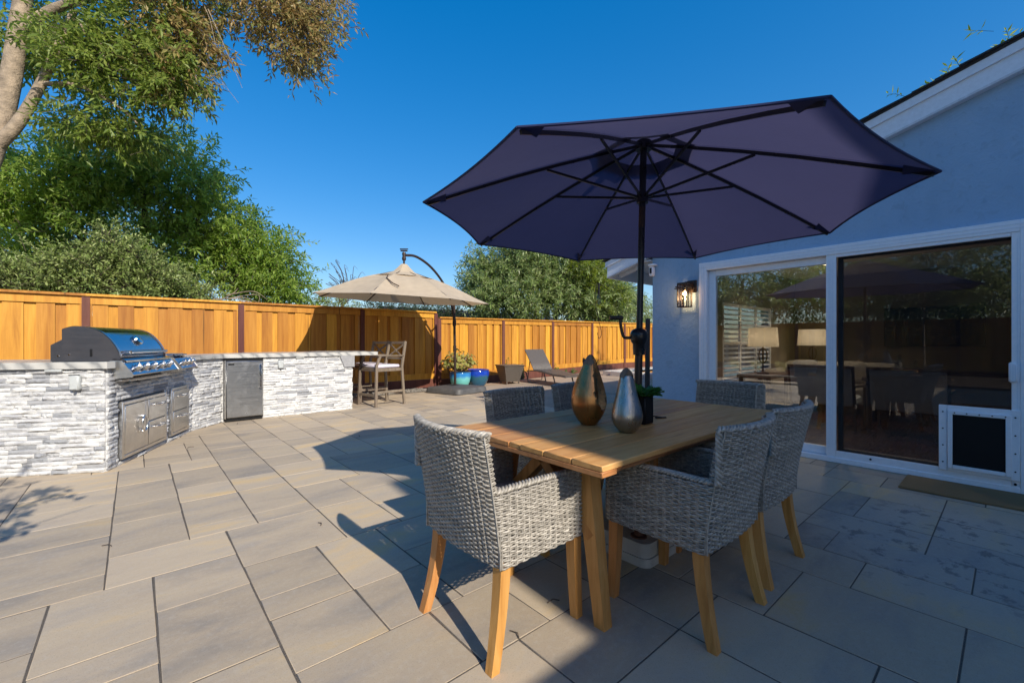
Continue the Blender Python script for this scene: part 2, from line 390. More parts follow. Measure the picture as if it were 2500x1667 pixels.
    t = NT('insect_screen'); tr = t.node('BsdfTransparent'); df = t.node('BsdfDiffuse'); t.put(df.inputs['Color'], (0.02, 0.02, 0.022, 1)); mx = t.node('MixShader'); mx.inputs[0].default_value = 0.3
    t.t.links.new(tr.outputs[0], mx.inputs[1]); t.t.links.new(df.outputs[0], mx.inputs[2]); t.t.links.new(mx.outputs[0], t.out.inputs['Surface']); M['screen'] = t.m
    t = NT('bulb_glow'); M['bulb'] = t.fin((1, 0.75, 0.45), 0.4, **{'Emission Color': (1, 0.58, 0.22, 1), 'Emission Strength': 14.0})
    t = NT('downlight_glow'); M['downlight'] = t.fin((1, 0.85, 0.65), 0.4, **{'Emission Color': (1, 0.75, 0.42, 1), 'Emission Strength': 5.0})
    M['seeded_glass'] = pane('lantern_glass', (0.95, 0.93, 0.9))
    # umbrellas
    M['navy'] = fabric('navy_canopy', (0.032, 0.042, 0.12), (0.088, 0.086, 0.185), 0.3, bump=0.12)
    M['beige'] = fabric('beige_canopy', (0.6, 0.49, 0.35), (0.5, 0.37, 0.22), 0.3, bump=0.1)
    # ceramics
    def glaze(name, top, mid, bot, z0, z1):
        t = NT(name); sp = t.node('SeparateXYZ'); t.put(sp.inputs[0], t.pos()); n1 = t.noise(t.pos((9, 9, 2)), 1.2, 5, 0.6)
        f = t.math('ADD', t.math('DIVIDE', t.math('SUBTRACT', sp.outputs[2], z0), z1-z0), t.math('MULTIPLY', t.math('SUBTRACT', n1, 0.5), 0.35))
        return t.fin(t.ramp(f, [(0.1, bot), (0.55, mid), (0.72, top), (0.95, tuple(x*0.8 for x in top))]), 0.12, spec=0.6)
    M['pot_aqua'] = glaze('aqua_glaze', (0.03, 0.2, 0.5), (0.16, 0.5, 0.5), (0.12, 0.42, 0.36), 0.0, 0.42)
    M['pot_cobalt'] = glaze('cobalt_glaze', (0.01, 0.05, 0.4), (0.02, 0.1, 0.14), (0.015, 0.09, 0.17), 0.0, 0.42)
    # hammered vase metals: vertical ridges
    def ridged(name, c1, c2, rough):
        t = NT(name); a = t.noise(t.pos((75, 75, 7), True), 1.0, 4, 0.6, 0.6); b = t.noise(t.pos((1, 1, 1), True), 9, 4)
        t.bump(a, 0.55, 0.004); return t.fin(t.mix(t.ramp(b, [(0.4, 0.0), (0.7, 1.0)]), c1, c2), t.ramp(a, [(0.3, rough-.06), (0.7, rough+.1)]), 1.0)
    M['copper'] = ridged('bronze_vase_metal', (0.55, 0.275, 0.11), (0.4, 0.19, 0.08), 0.3)
    M['silver'] = ridged('pewter_vase_metal', (0.47, 0.43, 0.39), (0.34, 0.31, 0.28), 0.3)
    M['umb_base'] = plain('white_concrete', (0.5, 0.47, 0.43), 0.7, nz=0.15, nscale=6)
    # plants
    M['bark'] = plain('pale_bark', (0.3, 0.235, 0.17), 0.9, nz=0.4, nscale=9, bump=0.8, bdist=0.02)
    M['bark_dark'] = plain('dark_bark', (0.085, 0.065, 0.05), 0.9, nz=0.4, nscale=12, bump=0.6, bdist=0.02)
    M['leaf_ash'] = leafmat('ash_leaf', (0.11, 0.17, 0.025), (0.2, 0.28, 0.045), (0.3, 0.35, 0.08), 0.45)
    M['leaf_rust'] = leafmat('autumn_ash_leaf', (0.15, 0.19, 0.05), (0.29, 0.25, 0.08), (0.45, 0.29, 0.13))
    M['leaf_green'] = leafmat('willow_green_leaf', (0.13, 0.22, 0.035), (0.24, 0.35, 0.06), (0.37, 0.46, 0.1), 0.5)
    M['leaf_yellow'] = leafmat('yellow_green_leaf', (0.12, 0.18, 0.015), (0.2, 0.27, 0.02), (0.28, 0.32, 0.03), 0.5)
    M['leaf_pale'] = leafmat('pale_shrub_leaf', (0.13, 0.19, 0.045), (0.24, 0.31, 0.09), (0.36, 0.4, 0.16), 0.25)
    M['leaf_olive'] = leafmat('silver_willow_leaf', (0.12, 0.19, 0.045), (0.22, 0.3, 0.09), (0.4, 0.44, 0.22), 0.4, 0.35)
    M['leaf_dark'] = leafmat('dark_evergreen_leaf', (0.015, 0.035, 0.012), (0.03, 0.06, 0.02), (0.05, 0.085, 0.03), 0.2)
    M['succulent'] = leafmat('succulent_leaf', (0.2, 0.26, 0.05), (0.32, 0.33, 0.08), (0.42, 0.26, 0.09), 0.3)
    M['lettuce'] = leafmat('ruffled_leaf', (0.03, 0.12, 0.02), (0.05, 0.19, 0.03), (0.1, 0.28, 0.06), 0.35)
    M['grass'] = leafmat('golden_grass', (0.28, 0.27, 0.07), (0.42, 0.38, 0.12), (0.52, 0.42, 0.2), 0.3)
    M['soil'] = plain('garden_soil', (0.07, 0.05, 0.036), 0.95, nz=0.4, nscale=30, bump=0.6, bdist=0.01)
    M['pebble'] = plain('river_pebble', (0.3, 0.27, 0.23), 0.75, nz=0.35, nscale=5)
    M['water'] = plain('pool_water', (0.03, 0.16, 0.2), 0.04, nz=0.1, bump=0.1)
    M['coping'] = plain('pale_coping', (0.55, 0.5, 0.44), 0.8, nz=0.1)
    M['tv'] = plain('tv_glass', (0.006, 0.006, 0.008), 0.12)
    M['roof_white'] = plain('white_fascia_paint', (0.75, 0.75, 0.74), 0.6)
    M['corten'] = plain('rust_brown_timber', (0.13, 0.05, 0.03), 0.7, nz=0.2)
build_mats()
# ------------------------------------------------------------------ projection (only to decide which repeats show largest)
FW = np.array([math.cos(R(49)), math.sin(R(49)), 0]); RT = np.array([math.sin(R(49)), -math.cos(R(49)), 0]); EYE = np.array([0, 0, 1.18])
def in_view(p, margin=1.06):
    q = np.array(p, float)-EYE; d = q@FW
    return d if d > 0.3 and abs(q@RT)/d < 1.179*margin and abs(q[2])/d < 0.786*margin else None

# ------------------------------------------------------------------ ground, patio, deck
mb = MB(); mb.quad((-400, -400, -0.09), (400, -400, -0.09), (400, 400, -0.09), (-400, 400, -0.09))
tag(obj('ground', mb, M['soil']), 'brown soil ground around the patio', kind='structure')
PX0, PX1, PY0, PY1 = -5.06, 5.56, -2.35, 9.16
mb = MB(); mb.box(((PX0+PX1)/2, (PY0+PY1)/2, -0.0423), (PX1-PX0+0.02, PY1-PY0+0.02, 0.08))
patio = tag(obj('patio', mb, M['sand']), 'sand bedded patio of tan and grey concrete pavers', kind='structure')
UX, UY = 0.18, 0.1935
nx, ny = int(round((PX1-PX0)/UX)), int(round((PY1-PY0)/UY))
OX, OY = -0.11-round((-0.11-PX0)/UX)*UX, 2.25-round((2.25-PY0)/UY)*UY
grid = np.zeros((ny, nx), bool); pavers = []
def put(i, j, a, b):
    if i+a > nx or j+b > ny or grid[j:j+b, i:i+a].any(): return False
    grid[j:j+b, i:i+a] = True; pavers.append((i, j, a, b)); return True
for j in range(ny):
    for i in range(nx):
        if grid[j, i]: continue
        gap = 0
        while i+gap < nx and not grid[j, i+gap]: gap += 1
        opts = [((2, 3), 30), ((3, 2), 22), ((2, 2), 26), ((3, 3), 12), ((2, 1), 3), ((3, 1), 3)]
        opts = [(q, w*(0.02 if gap-q[0] == 1 else 1)) for q, w in opts if q[0] <= gap] or [((1, rnd.choice((2, 3))), 1)]
        order = []
        while opts: q = rnd.choices(opts, [w for _, w in opts])[0]; order.append(q[0]); opts.remove(q)
        for (a, b) in order+[(2, 2), (2, 1), (1, 2), (1, 1)]:
            if put(i, j, a, b): break
def inside(poly, x, y):
    c = False; n = len(poly)
    for k in range(n):
        (x1, y1), (x2, y2) = poly[k], poly[(k+1) % n]
        if (y1 > y) != (y2 > y) and x < (x2-x1)*(y-y1)/(y2-y1)+x1: c = not c
    return c
ISLAND = [(-2.4, 6.604), (-0.198, 5.40), (0.557, 7.11), (0.95, 7.57), (2.87, 7.6), (2.87, 8.3), (0.55, 8.3), (-0.45, 7.55), (-0.9, 6.75), (-2.0, 7.35)]
items = []
for (i, j, a, b) in pavers:
    x0, y0 = OX+i*UX, OY+j*UY; cx, cy_ = x0+a*UX/2, y0+b*UY/2
    if cx > 5.2 and cy_ < 3.2: continue
    if all(inside(ISLAND, x0+p*a*UX, y0+q*b*UY) for p in (0, 1) for q in (0, 1)): continue
    d = in_view((cx, cy_, 0)); items.append(((a*b*UX*UY)/(d**3) if d else 0, cx, cy_, a, b))
items.sort(reverse=True)
pav_mesh = {}
rest = MB()
for n_, (s_, cx, cy_, a, b) in enumerate(items):
    zz = rnd.uniform(-0.001, 0.001); d = (a*UX-0.0075, b*UY-0.0055, 0.05)
    if n_ < 298 and s_ > 0:
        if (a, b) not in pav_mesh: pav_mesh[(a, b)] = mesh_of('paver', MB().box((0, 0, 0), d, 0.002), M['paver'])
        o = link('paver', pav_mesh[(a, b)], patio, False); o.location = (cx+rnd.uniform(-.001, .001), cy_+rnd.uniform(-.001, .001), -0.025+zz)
        o.rotation_euler = (rnd.uniform(-.0018, .0018), rnd.uniform(-.0018, .0018), rnd.uniform(-.003, .003))
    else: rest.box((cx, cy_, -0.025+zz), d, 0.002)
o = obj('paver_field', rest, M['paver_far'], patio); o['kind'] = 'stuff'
# tan concrete deck towards the pool, rising slightly away from the patio
def deck_z(x): return -0.004+0.16*min(1, max(0, (x-7.5)/6.5))
mb = MB(); xs = [5.57, 6.5, 7.5, 9, 10.5, 12, 14, 16, 20]
for x0, x1 in zip(xs, xs[1:]):
    mb.quad((x0, 3.2, deck_z(x0)), (x1, 3.2, deck_z(x1)), (x1, 9.72, deck_z(x1)), (x0, 9.72, deck_z(x0)))
tag(obj('deck', mb, M['deck']), 'tan concrete deck between the patio and the far fence', kind='structure')
mb = MB()
for x in (8.05, 10.6, 13.2): mb.box((x, 6.4, deck_z(x)+0.001), (0.012, 6.5, 0.006))
deck_j = tag(obj('deck_joints', mb, M['sand']), 'dark control joints scored across the tan deck', kind='structure')
mb = MB().box((-2.2, -6.9, -0.03), (14.8, 9.0, 0.06)); tag(obj('bounce_floor', mb, M['coping']), 'unseen pale concrete floor behind the viewer, added to bounce light', kind='structure')  # unseen pale slab, added to bounce sunlight into the shaded side
# swimming pool
mb = MB(); mb.box((15.2, 6.1, 0.17), (7.0, 4.6, 0.07)); pool = tag(obj('pool_water', mb, M['water']), 'blue green swimming pool water beyond the house corner', kind='structure')
pc = thing('pool_coping', 'pale stone coping round the swimming pool beyond the vases', 'coping', (11.6, 8.5, 0))
for k in range(13):
    mb = MB().box((11.75+k*0.6, 8.52, 0.13), (0.59, 0.36, 0.22), 0.015); obj('coping_stone', mb, M['coping'], pc)
for k in range(9):
    mb = MB().box((11.55, 8.05-k*0.6, 0.13), (0.36, 0.59, 0.22), 0.015); obj('coping_stone', mb, M['coping'], pc)
# gravel bed along the fence
def pebbles(n, x0, x1, y0, y1, z=-0.02, seed=3):
    g_ = np.random.default_rng(seed); V = []; F = []
    ico = [(0,0,1), (.9,0,.1), (-.4,.8,.1), (-.4,-.8,.1), (.3,.5,-.5), (.3,-.5,-.5)]
    fc = [(0,1,2), (0,2,3), (0,3,1), (1,4,2), (1,5,4), (1,3,5), (2,4,3), (3,4,5)]
    for k in range(n):
        s = g_.uniform(.008, .022); c = (g_.uniform(x0, x1), g_.uniform(y0, y1), z+g_.uniform(0, .02)); a = g_.uniform(0, 6.28)
        b = len(V); q = g_.uniform(.6, 1.3, 3)
        for p in ico: V.append((c[0]+s*q[0]*(p[0]*math.cos(a)-p[1]*math.sin(a)), c[1]+s*q[1]*(p[0]*math.sin(a)+p[1]*math.cos(a)), c[2]+s*q[2]*.7*p[2]))
        F += [(b+i, b+j, b+l) for (i, j, l) in fc]
    return np.array(V), np.array(F)
mb = MB().box((1.2, 9.56, -0.05), (8.7, 0.76, 0.06)); bed = tag(obj('soil_bed', mb, M['soil']), 'strip of soil and pebbles along the foot of the fence', kind='structure')
V, F = pebbles(2600, 2.7, 5.5, 9.2, 9.9)
o = link('gravel', mesh_np('gravel', V, F, M['pebble'], True), bed); o['kind'] = 'stuff'
V, F = pebbles(700, 12.0, 15.6, 9.45, 9.9, 0.12, 5)
o = link('gravel', mesh_np('gravel', V, F, M['pebble'], True)); tag(o, 'pale pebbles at the foot of the far fence', 'gravel', kind='stuff')

# ------------------------------------------------------------------ fences
_bc = {}
def unit_box(mat, b=0.0):
    k = (mat.name, round(b, 4))
    return _bc.setdefault(k, mesh_of('board', MB().box((0, 0, 0), (1, 1, 1)), mat))
def piece(name, parent, c, d, mat, rot=(0, 0, 0)):
    """one plain piece: shared unit mesh, sized by scale"""
    o = link(name, unit_box(mat), parent, False); Mi = wmat(parent).inverted()
    o.matrix_parent_inverse = Mi; o.location = c; o.scale = d; o.rotation_euler = rot; return o
def fence(name, label, posts, y, zb, zt, swap=False, pitch=0.32, wide=0.205, facing=-1):
    """posts: positions along the run; swap: run along Y instead of X; zb(s) foot height, zt(s) cap height"""
    root = thing(name, label, 'fence', (y, posts[0], 0) if swap else (posts[0], y, 0))
    def pc_(nm, s, off, z, ds, dn, dz, mat, tilt=0.0):
        c = (y+off*facing, s, z) if swap else (s, y+off*facing, z); d = (dn, ds, dz) if swap else (ds, dn, dz)
        return piece(nm, root, c, d, mat, (tilt, 0, 0) if swap else (0, tilt, 0))
    for k, s in enumerate(posts):
        pc_('post', s, 0.0, (zb(s)-0.03+zt(s)-0.04)/2, 0.098, 0.09, zt(s)-zb(s)-0.01, M['post'])
    for a, b in zip(posts, posts[1:]):
        m = (a+b)/2; L = b-a-0.1; B, T = zb(m), zt(m); sl = -math.atan2(zt(b)-zt(a), b-a) if not swap else math.atan2(zt(b)-zt(a), b-a)
        sb = -math.atan2(zb(b)-zb(a), b-a)
        pc_('cap_rail', m, 0.0, T-0.019, b-a+0.001, 0.135, 0.038, M['fence'], sl)
        pc_('top_trim', m, 0.012, T-0.038-0.066, L, 0.022, 0.13, M['fence'], sl)
        pc_('bottom_trim', m, 0.012, B+0.28, L, 0.022, 0.145, M['fence'], sb)
        pc_('kick_board', m, 0.005, B+0.095, L, 0.03, 0.215, M['post'], sb)
        for e in (a+0.062, b-0.062): pc_('side_trim', e, 0.008, (B+0.353+T-0.168)/2, 0.022, 0.02, T-B-0.53, M['fence'])
        s = a+0.075; first = True
        while s < b-0.08:
            w = wide*rnd.uniform(0.93, 1.08); r_ = pitch-wide+rnd.uniform(-.03, .035); w = min(w, b-0.074-s)
            z0, z1 = B+0.3, T-0.1
            if w > 0.03: pc_('board', s+w/2, -0.008+rnd.uniform(-.003, .003), (z0+z1)/2, w, 0.017, z1-z0, M['fence'], rnd.uniform(-.0016, .0016))
            s += w
            if s < b-0.09:
                r_ = min(r_, b-0.074-s)
                pc_('board', s+r_/2, -0.034, (z0+z1)/2, r_+0.05, 0.017, z1-z0, M['fence'])
            s += r_
    return root
fence('fence', 'taller stained cedar fence behind the barbecue island and bar stools', [-5.1, -2.85, -0.6, 1.577, 4.006, 5.97], 9.94, lambda s: 0.0, lambda s: 1.96)
fence('fence', 'lower stained cedar fence behind the lounger and blue pots', [6.075, 8.277, 10.405, 12.45, 14.445, 16.5, 18.5], 9.94,
      lambda s: deck_z(s)-0.01, lambda s: 1.83+0.0105*(s-6), pitch=0.285, wide=0.19)
fence('fence', 'stained cedar side fence mirrored in the sliding door glass', [-6.0, -3.6, -1.2, 1.2, 3.6, 6.0, 8.3, 9.9], -10.8, lambda s: 0.0, lambda s: 1.96, swap=True, facing=1)

# ------------------------------------------------------------------ house
house = thing('house', 'blue stucco house with white sliding door and gabled roof', 'house', (5.23, 3.15, 0))
WX, WT_ = 5.23, 0.16
def roof_u(y): return 3.02+0.302*(0.773-y)          # underside of the rake on the wall side
YR = -3.4                                          # ridge
zr = lambda y: roof_u(y) if y >= YR else roof_u(2*YR-y)
mb = MB()
# gable wall with the door opening: left pier, header following the roof, right pier
mb.prism([(2.486, -0.05), (3.15, -0.05), (3.15, zr(3.15)+0.1), (2.486, zr(2.486)+0.1)], WX, WX+WT_, 'x')
mb.prism([(-0.135, 2.126), (2.486, 2.126), (2.486, zr(2.486)+0.1), (-0.135, zr(-0.135)+0.1)], WX, WX+WT_, 'x')
mb.prism([(-2.4, -0.05), (-0.135, -0.05), (-0.135, zr(-0.135)+0.1), (-2.4, zr(-2.4)+0.1)], WX, WX+WT_, 'x')
obj('wall', mb, M['stucco'], house, angle=20)
mb = MB()                                          # side wall towards the pool, with a window opening
y0, y1 = 2.99, 3.15
for (a, b, c, d) in ((5.39, 6.95, -0.05, 2.6), (9.05, 10.4, -0.05, 2.6), (6.95, 9.05, -0.05, 0.5), (6.95, 9.05, 1.8, 2.6)):
    mb.box(((a+b)/2, (y0+y1)/2, (c+d)/2), (b-a, y1-y0, d-c))
obj('wall', mb, M['stucco'], house)
# roof: two slopes with rake overhang
mb = MB(); X0, X1 = 5.14, 13.0
for (ya, yb) in ((3.86, YR), (YR, -9.6)):
    za, zb_ = zr(ya)+0.235, zr(yb)+0.235
    V = [(X0, ya, za), (X1, ya, za), (X1, yb, zb_), (X0, yb, zb_)]
    mb.add(V+[(x, y, z+0.03) for (x, y, z) in V], [(0,1,2,3), (7,6,5,4), (0,4,5,1), (1,5,6,2), (2,6,7,3), (3,7,4,0)])
roof = obj('roof', mb, M['shingle'], house)
sl = math.atan(0.302)
for k in range(36):                                 # shingle edges that show along the rake
    y = 3.88-k*0.145; z = zr(y)+0.268+rnd.uniform(-.004, .004)
    m2 = MB().box((0, 0, 0), (0.36, 0.2, 0.014)); o = obj('shingle', m2, M['shingle'], roof, False)
    o.matrix_parent_inverse = wmat(roof).inverted(); o.location = (X0+0.165-rnd.uniform(0, .018), y-0.07, z+0.02); o.rotation_euler = (-sl+0.045, 0, 0)
# rake board, eave board, outrigger, soffit
def slope_bar(name, x0, x1, ya, yb, zo, h, mat):
    V = [(x0, ya, zr(ya)+zo), (x1, ya, zr(ya)+zo), (x1, yb, zr(yb)+zo), (x0, yb, zr(yb)+zo)]
    V += [(x, y, z+h) for (x, y, z) in V]
    return obj(name, MB().add(V, [(3,2,1,0), (4,5,6,7), (0,1,5,4), (1,2,6,5), (2,3,7,6), (3,0,4,7)]), mat, house)
slope_bar('rake_board', 5.165, 5.229, 3.84, YR, 0.0, 0.235, M['trim'])
slope_bar('rake_trim', 5.145, 5.164, 3.86, YR, 0.16, 0.078, M['trim'])
slope_bar('rake_drip', 5.157, 5.164, 3.84, YR, 0.0, 0.02, M['soffit'])
obj('eave_board', MB().box((9.1, 3.825, zr(3.82)+0.09), (7.8, 0.04, 0.2), 0.004), M['trim'], house)
obj('soffit', MB().box((9.1, 3.48, zr(3.48)+0.06), (7.8, 0.64, 0.02)), M['soffit'], house)
obj('rafter_tail', MB().beam((5.3, 3.13, zr(3.13)+.02), (5.3, 3.72, zr(3.72)+.02), 0.05, 0.12, .003), M['soffit'], house)
# the other wing of the house behind the viewer: it shades the door side of the patio
# (a two storey block well behind, and a low porch eave to its left)
obj('unseen_wing_wall', MB().box((2.9, -9.6, 3.39), (4.64, 5.2, 6.84)), M['stucco'], house)
obj('unseen_wing_wall', MB().box((4.52, -9.6, 7.9), (1.36, 5.0, 2.6)), M['stucco'], house)  # unseen upper block, added to keep grazing sun off the door wall
mb = MB(); mb.prism([(-7.0, 6.8), (-9.6, 7.3), (-12.2, 6.8)], 0.58, 3.84, 'x'); obj('wing_roof', mb, M['shingle'], house)
for (x, z) in ((1.7, 1.5), (4.1, 1.5), (1.7, 4.9), (4.1, 4.9)):
    w_ = obj('wing_window', MB().box((x, -6.985, z), (1.2, 0.03, 1.3), 0.004), M['white'], house); obj('pane', MB().box((x, -6.966, z), (1.08, 0.006, 1.18)), M['tv'], w_)
mb = MB(); mb.prism([(-2.47, 2.26), (-2.47, 2.32), (-5.3, 3.25), (-8.0, 2.3), (-8.0, 2.24), (-5.3, 3.15)], -7.6, 1.12, 'x'); obj('porch_roof', mb, M['porch'], house)
for x in (-7.3, -4.6, -1.9, 0.6): obj('porch_post', MB().box((x, -2.7, 1.1), (0.12, 0.12, 2.3), 0.008), M['trim'], house)
obj('wall', MB().box((5.31, -5.9, 1.6), (0.16, 7.0, 3.3)), M['stucco'], house)
# room shell
def part(nm, c, d, mat): return obj(nm, MB().box(c, d), mat, house)
part('room_floor', (7.9, 0.0, -0.01), (5.0, 6.0, 0.06), M['dark_floor'])
part('room_ceiling', (7.9, 0.0, 2.48), (5.0, 6.0, 0.05), M['room_ceiling'])
part('room_wall', (10.45, 0.0, 1.2), (0.1, 6.2, 2.6), M['room_wall'])
part('room_wall', (7.9, -3.05, 1.2), (5.2, 0.1, 2.6), M['room_wall'])
for (a, b, c, d) in ((5.4, 6.95, 0, 2.46), (9.05, 10.4, 0, 2.46), (6.95, 9.05, 0, 0.5), (6.95, 9.05, 1.8, 2.46)):
    part('room_wall', ((a+b)/2, 2.978, (c+d)/2), (b-a, 0.02, d-c), M['room_wall'])
part('room_wall', (5.41, -1.55, 1.2), (0.03, 2.8, 2.5), M['room_wall']); part('room_wall', (5.41, 2.75, 1.2), (0.03, 0.5, 2.5), M['room_wall'])
for k in range(28): piece('floor_board', house, (7.9, -2.9+k*0.21, 0.026), (5.0, 0.207, 0.012), M['dark_floor'])
win = obj('window', MB().box((8.0, 3.05, 0.52), (2.1, 0.1, 0.04), 0.004), M['white'], house)
for x in (6.98, 7.65, 8.33, 9.02): obj('shutter_stile', MB().box((x, 2.985, 1.15), (0.06, 0.03, 1.28), 0.004), M['white'], win)
for z in (0.53, 1.15, 1.77): obj('shutter_rail', MB().box((8.0, 2.986, z), (2.05, 0.028, 0.05), 0.004), M['white'], win)
for z_ in np.arange(0.6, 1.74, 0.078):
    for xa in (7.315, 7.99, 8.675):
        o = obj('louvre', MB().box((0, 0, 0), (0.6, 0.062, 0.008)), M['white'], win, False); o.matrix_parent_inverse = wmat(win).inverted()
        o.location = (xa, 2.985, float(z_)); o.rotation_euler = (R(24), 0, 0)
obj('pane', MB().box((8.0, 3.09, 1.15), (2.08, 0.006, 1.28)), M['glass'], win)

# sliding door: outer frame, fixed pane, sliding pane behind an insect screen, pet door
DY0, DY1, DZ1 = -0.13, 2.484, 2.124
sd = thing('sliding_door', 'white framed sliding glass door in the blue stucco wall', 'door', (5.2, 1.18, 0))
def bar(nm, x, y0, y1, z0, z1, dx, mat, parent, b=0.004):
    return obj(nm, MB().box((x, (y0+y1)/2, (z0+z1)/2), (dx, y1-y0, z1-z0), b), mat, parent)
for (y0, y1, z0, z1) in ((2.392, DY1, 0.0, DZ1), (DY0, -0.045, 0.0, DZ1), (-0.0455, 2.3915, 2.03, DZ1), (-0.0455, 2.3915, 0.0, 0.05)):
    bar('frame', 5.235, y0, y1, z0, z1, 0.15, M['white'], sd)
for z in (2.062, 2.092): bar('frame_groove', 5.159, DY0+.02, DY1-.02, z-0.004, z+0.004, 0.004, M['trim'], sd, 0.001)
for y in (2.425, 2.452): bar('frame_groove', 5.159, y-0.004, y+0.004, 0.03, 2.09, 0.004, M['trim'], sd, 0.001)
fx = obj('fixed_pane', MB().box((5.245, 1.76, 1.03), (0.008, 1.1, 1.86)), M['glass'], sd)
for (y0, y1, z0, z1) in ((2.31, 2.3905, 0.052, 2.028), (1.14, 1.21, 0.052, 2.028), (1.2105, 2.3095, 1.955, 2.028), (1.2105, 2.3095, 0.052, 0.13)):
    bar('sash', 5.25, y0, y1, z0, z1, 0.06, M['white'], fx)
sp_ = obj('sliding_pane', MB().box((5.285, 0.56, 1.03), (0.008, 1.12, 1.86)), M['glass'], sd)
for (y0, y1, z0, z1) in ((1.09, 1.13, 0.052, 2.028), (-0.04, 0.0, 0.052, 2.028), (0.0005, 1.0895, 1.99, 2.028), (0.0005, 1.0895, 0.052, 0.12)):
    bar('sash', 5.288, y0, y1, z0, z1, 0.04, M['grey_plastic'], sp_)
sc = thing('screen_door', 'white framed insect screen door with a pet door at its foot', 'screen door', (5.19, 0.58, 0))
bar('screen', 5.185, 0.0, 1.13, 0.1, 2.02, 0.002, M['screen'], sc, 0)
for (y0, y1, z0, z1) in ((1.124, 1.206, 0.03, 2.075), (-0.085, 0.0, 0.03, 2.075), (0.0005, 1.1235, 2.0, 2.075), (0.0005, 1.1235, 0.03, 0.115)):
    bar('stile', 5.185, y0, y1, z0, z1, 0.032, M['white'], sc)
for y in (1.15, 1.165, 1.18, -0.03, -0.045, -0.06): bar('stile_groove', 5.168, y-0.003, y+0.003, 0.14, 1.98, 0.003, M['trim'], sc, 0)
h = bar('handle', 5.15, -0.03, 0.015, 0.86, 1.02, 0.05, M['white'], sc, 0.012)
for y in (-0.02, -0.0075, 0.005): bar('handle_rib', 5.124, y-0.002, y+0.002, 0.88, 1.0, 0.003, M['trim'], h, 0)
for (y, z) in ((0.86, 0.085), (-0.02, 0.07)): obj('roller_screw', MB().tube([(5.16, y, z), (5.175, y, z)], 0.009, 8), M['black'], sc)
pd = thing('pet_door', 'pet door with dark flap set in the screen door foot', 'pet door', (5.165, 0.17, 0.1))
def frame4(nm, x, dx, y0, y1, z0, z1, w, mat, parent):
    bar(nm, x, y0, y0+w, z0, z1, dx, mat, parent, 0.003); bar(nm, x, y1-w, y1, z0, z1, dx, mat, parent, 0.003)
    bar(nm, x, y0+w+.0003, y1-w-.0003, z1-w, z1, dx, mat, parent, 0.003); bar(nm, x, y0+w+.0003, y1-w-.0003, z0, z0+w, dx, mat, parent, 0.003)
frame4('outer_frame', 5.158, 0.02, -0.045, 0.405, 0.1, 0.647, 0.05, M['white'], pd)
frame4('inner_frame', 5.14, 0.022, 0.0, 0.352, 0.125, 0.605, 0.03, M['white'], pd)
bar('flap', 5.148, 0.028, 0.326, 0.15, 0.578, 0.006, M['black'], pd, 0)
for k in range(4):
    for y in (-0.02, 0.38): obj('screw', MB().tube([(5.144, y, .17+k*.14), (5.15, y, .17+k*.14)], 0.006, 6), M['black'], pd)
for k in range(5): obj('screw', MB().tube([(5.125, .03+k*.07, .59), (5.131, .03+k*.07, .59)], 0.005, 6), M['black'], pd)
mb = MB().box((4.88, 0.18, 0.01), (0.46, 0.84, 0.02), 0.006); tag(obj('doormat', mb, M['coir']), 'brown coir doormat lying in front of the pet door', 'doormat')
# wall lantern
ln = thing('wall_lantern', 'lit dark metal wall lantern beside the sliding door', 'lantern', (5.23, 2.645, 1.6))
cxL, cyL = 5.12, 2.645
obj('backplate', MB().box((5.218, 2.6, 1.86), (0.022, 0.115, 0.15), 0.004), M['bronze'], ln)
obj('bracket_arm', MB().box((5.17, 2.62, 1.9), (0.1, 0.05, 0.03), 0.004), M['bronze'], ln)
mb = MB()
for sx in (-1, 1):
    for sy in (-1, 1): mb.box((cxL+sx*.06, cyL+sy*.06, 1.745), (0.012, 0.012, 0.28))
for sy in (-.02, .02): mb.box((cxL-.06, cyL+sy, 1.745), (0.009, 0.009, 0.28)); mb.box((cxL+sy, cyL-.06, 1.745), (0.009, 0.009, 0.28)); mb.box((cxL+sy, cyL+.06, 1.745), (0.009, 0.009, 0.28))
obj('cage', mb, M['bronze'], ln)
mb = MB()
for z in (1.607, 1.882):
    for sy in (-1, 1): mb.box((cxL, cyL+sy*.06, z), (0.132, 0.0125, 0.0125)); mb.box((cxL+sy*.06, cyL, z), (0.0125, 0.132, 0.0125))
for sy in (-1, 1): mb.box((cxL, cyL+sy*.067, 1.85), (0.19, 0.01, 0.014)); mb.box((cxL+sy*.067, cyL, 1.832), (0.01, 0.19, 0.014))
obj('cage_band', mb, M['bronze'], ln)
obj('roof_plate', MB().box((cxL, cyL, 1.895), (0.13, 0.13, 0.012), 0.003), M['bronze'], ln)
mb = MB(); mb.lathe([(0.045, 1.63), (0.047, 1.86)], 20, (cxL, cyL, 0), cap=False); obj('shade', mb, M['seeded_glass'], ln)
obj('bulb', MB().lathe([(0.001, 1.735), (0.014, 1.742), (0.022, 1.762), (0.018, 1.787), (0.01, 1.805)], 14, (cxL, cyL, 0)), M['bulb'], ln)
obj('lamp_holder', MB().lathe([(0.014, 1.805), (0.014, 1.885)], 10, (cxL, cyL, 0)), M['bronze'], ln)
lp = bpy.data.lights.new('lantern_light', 'POINT'); lp.energy = 1.0; lp.color = (1, 0.62, 0.3); lp.shadow_soft_size = 0.03
lo = bpy.data.objects.new('lantern_light', lp); COL.objects.link(lo); lo.parent = ln; lo.matrix_parent_inverse = wmat(ln).inverted(); lo.location = (cxL, cyL, 1.715)
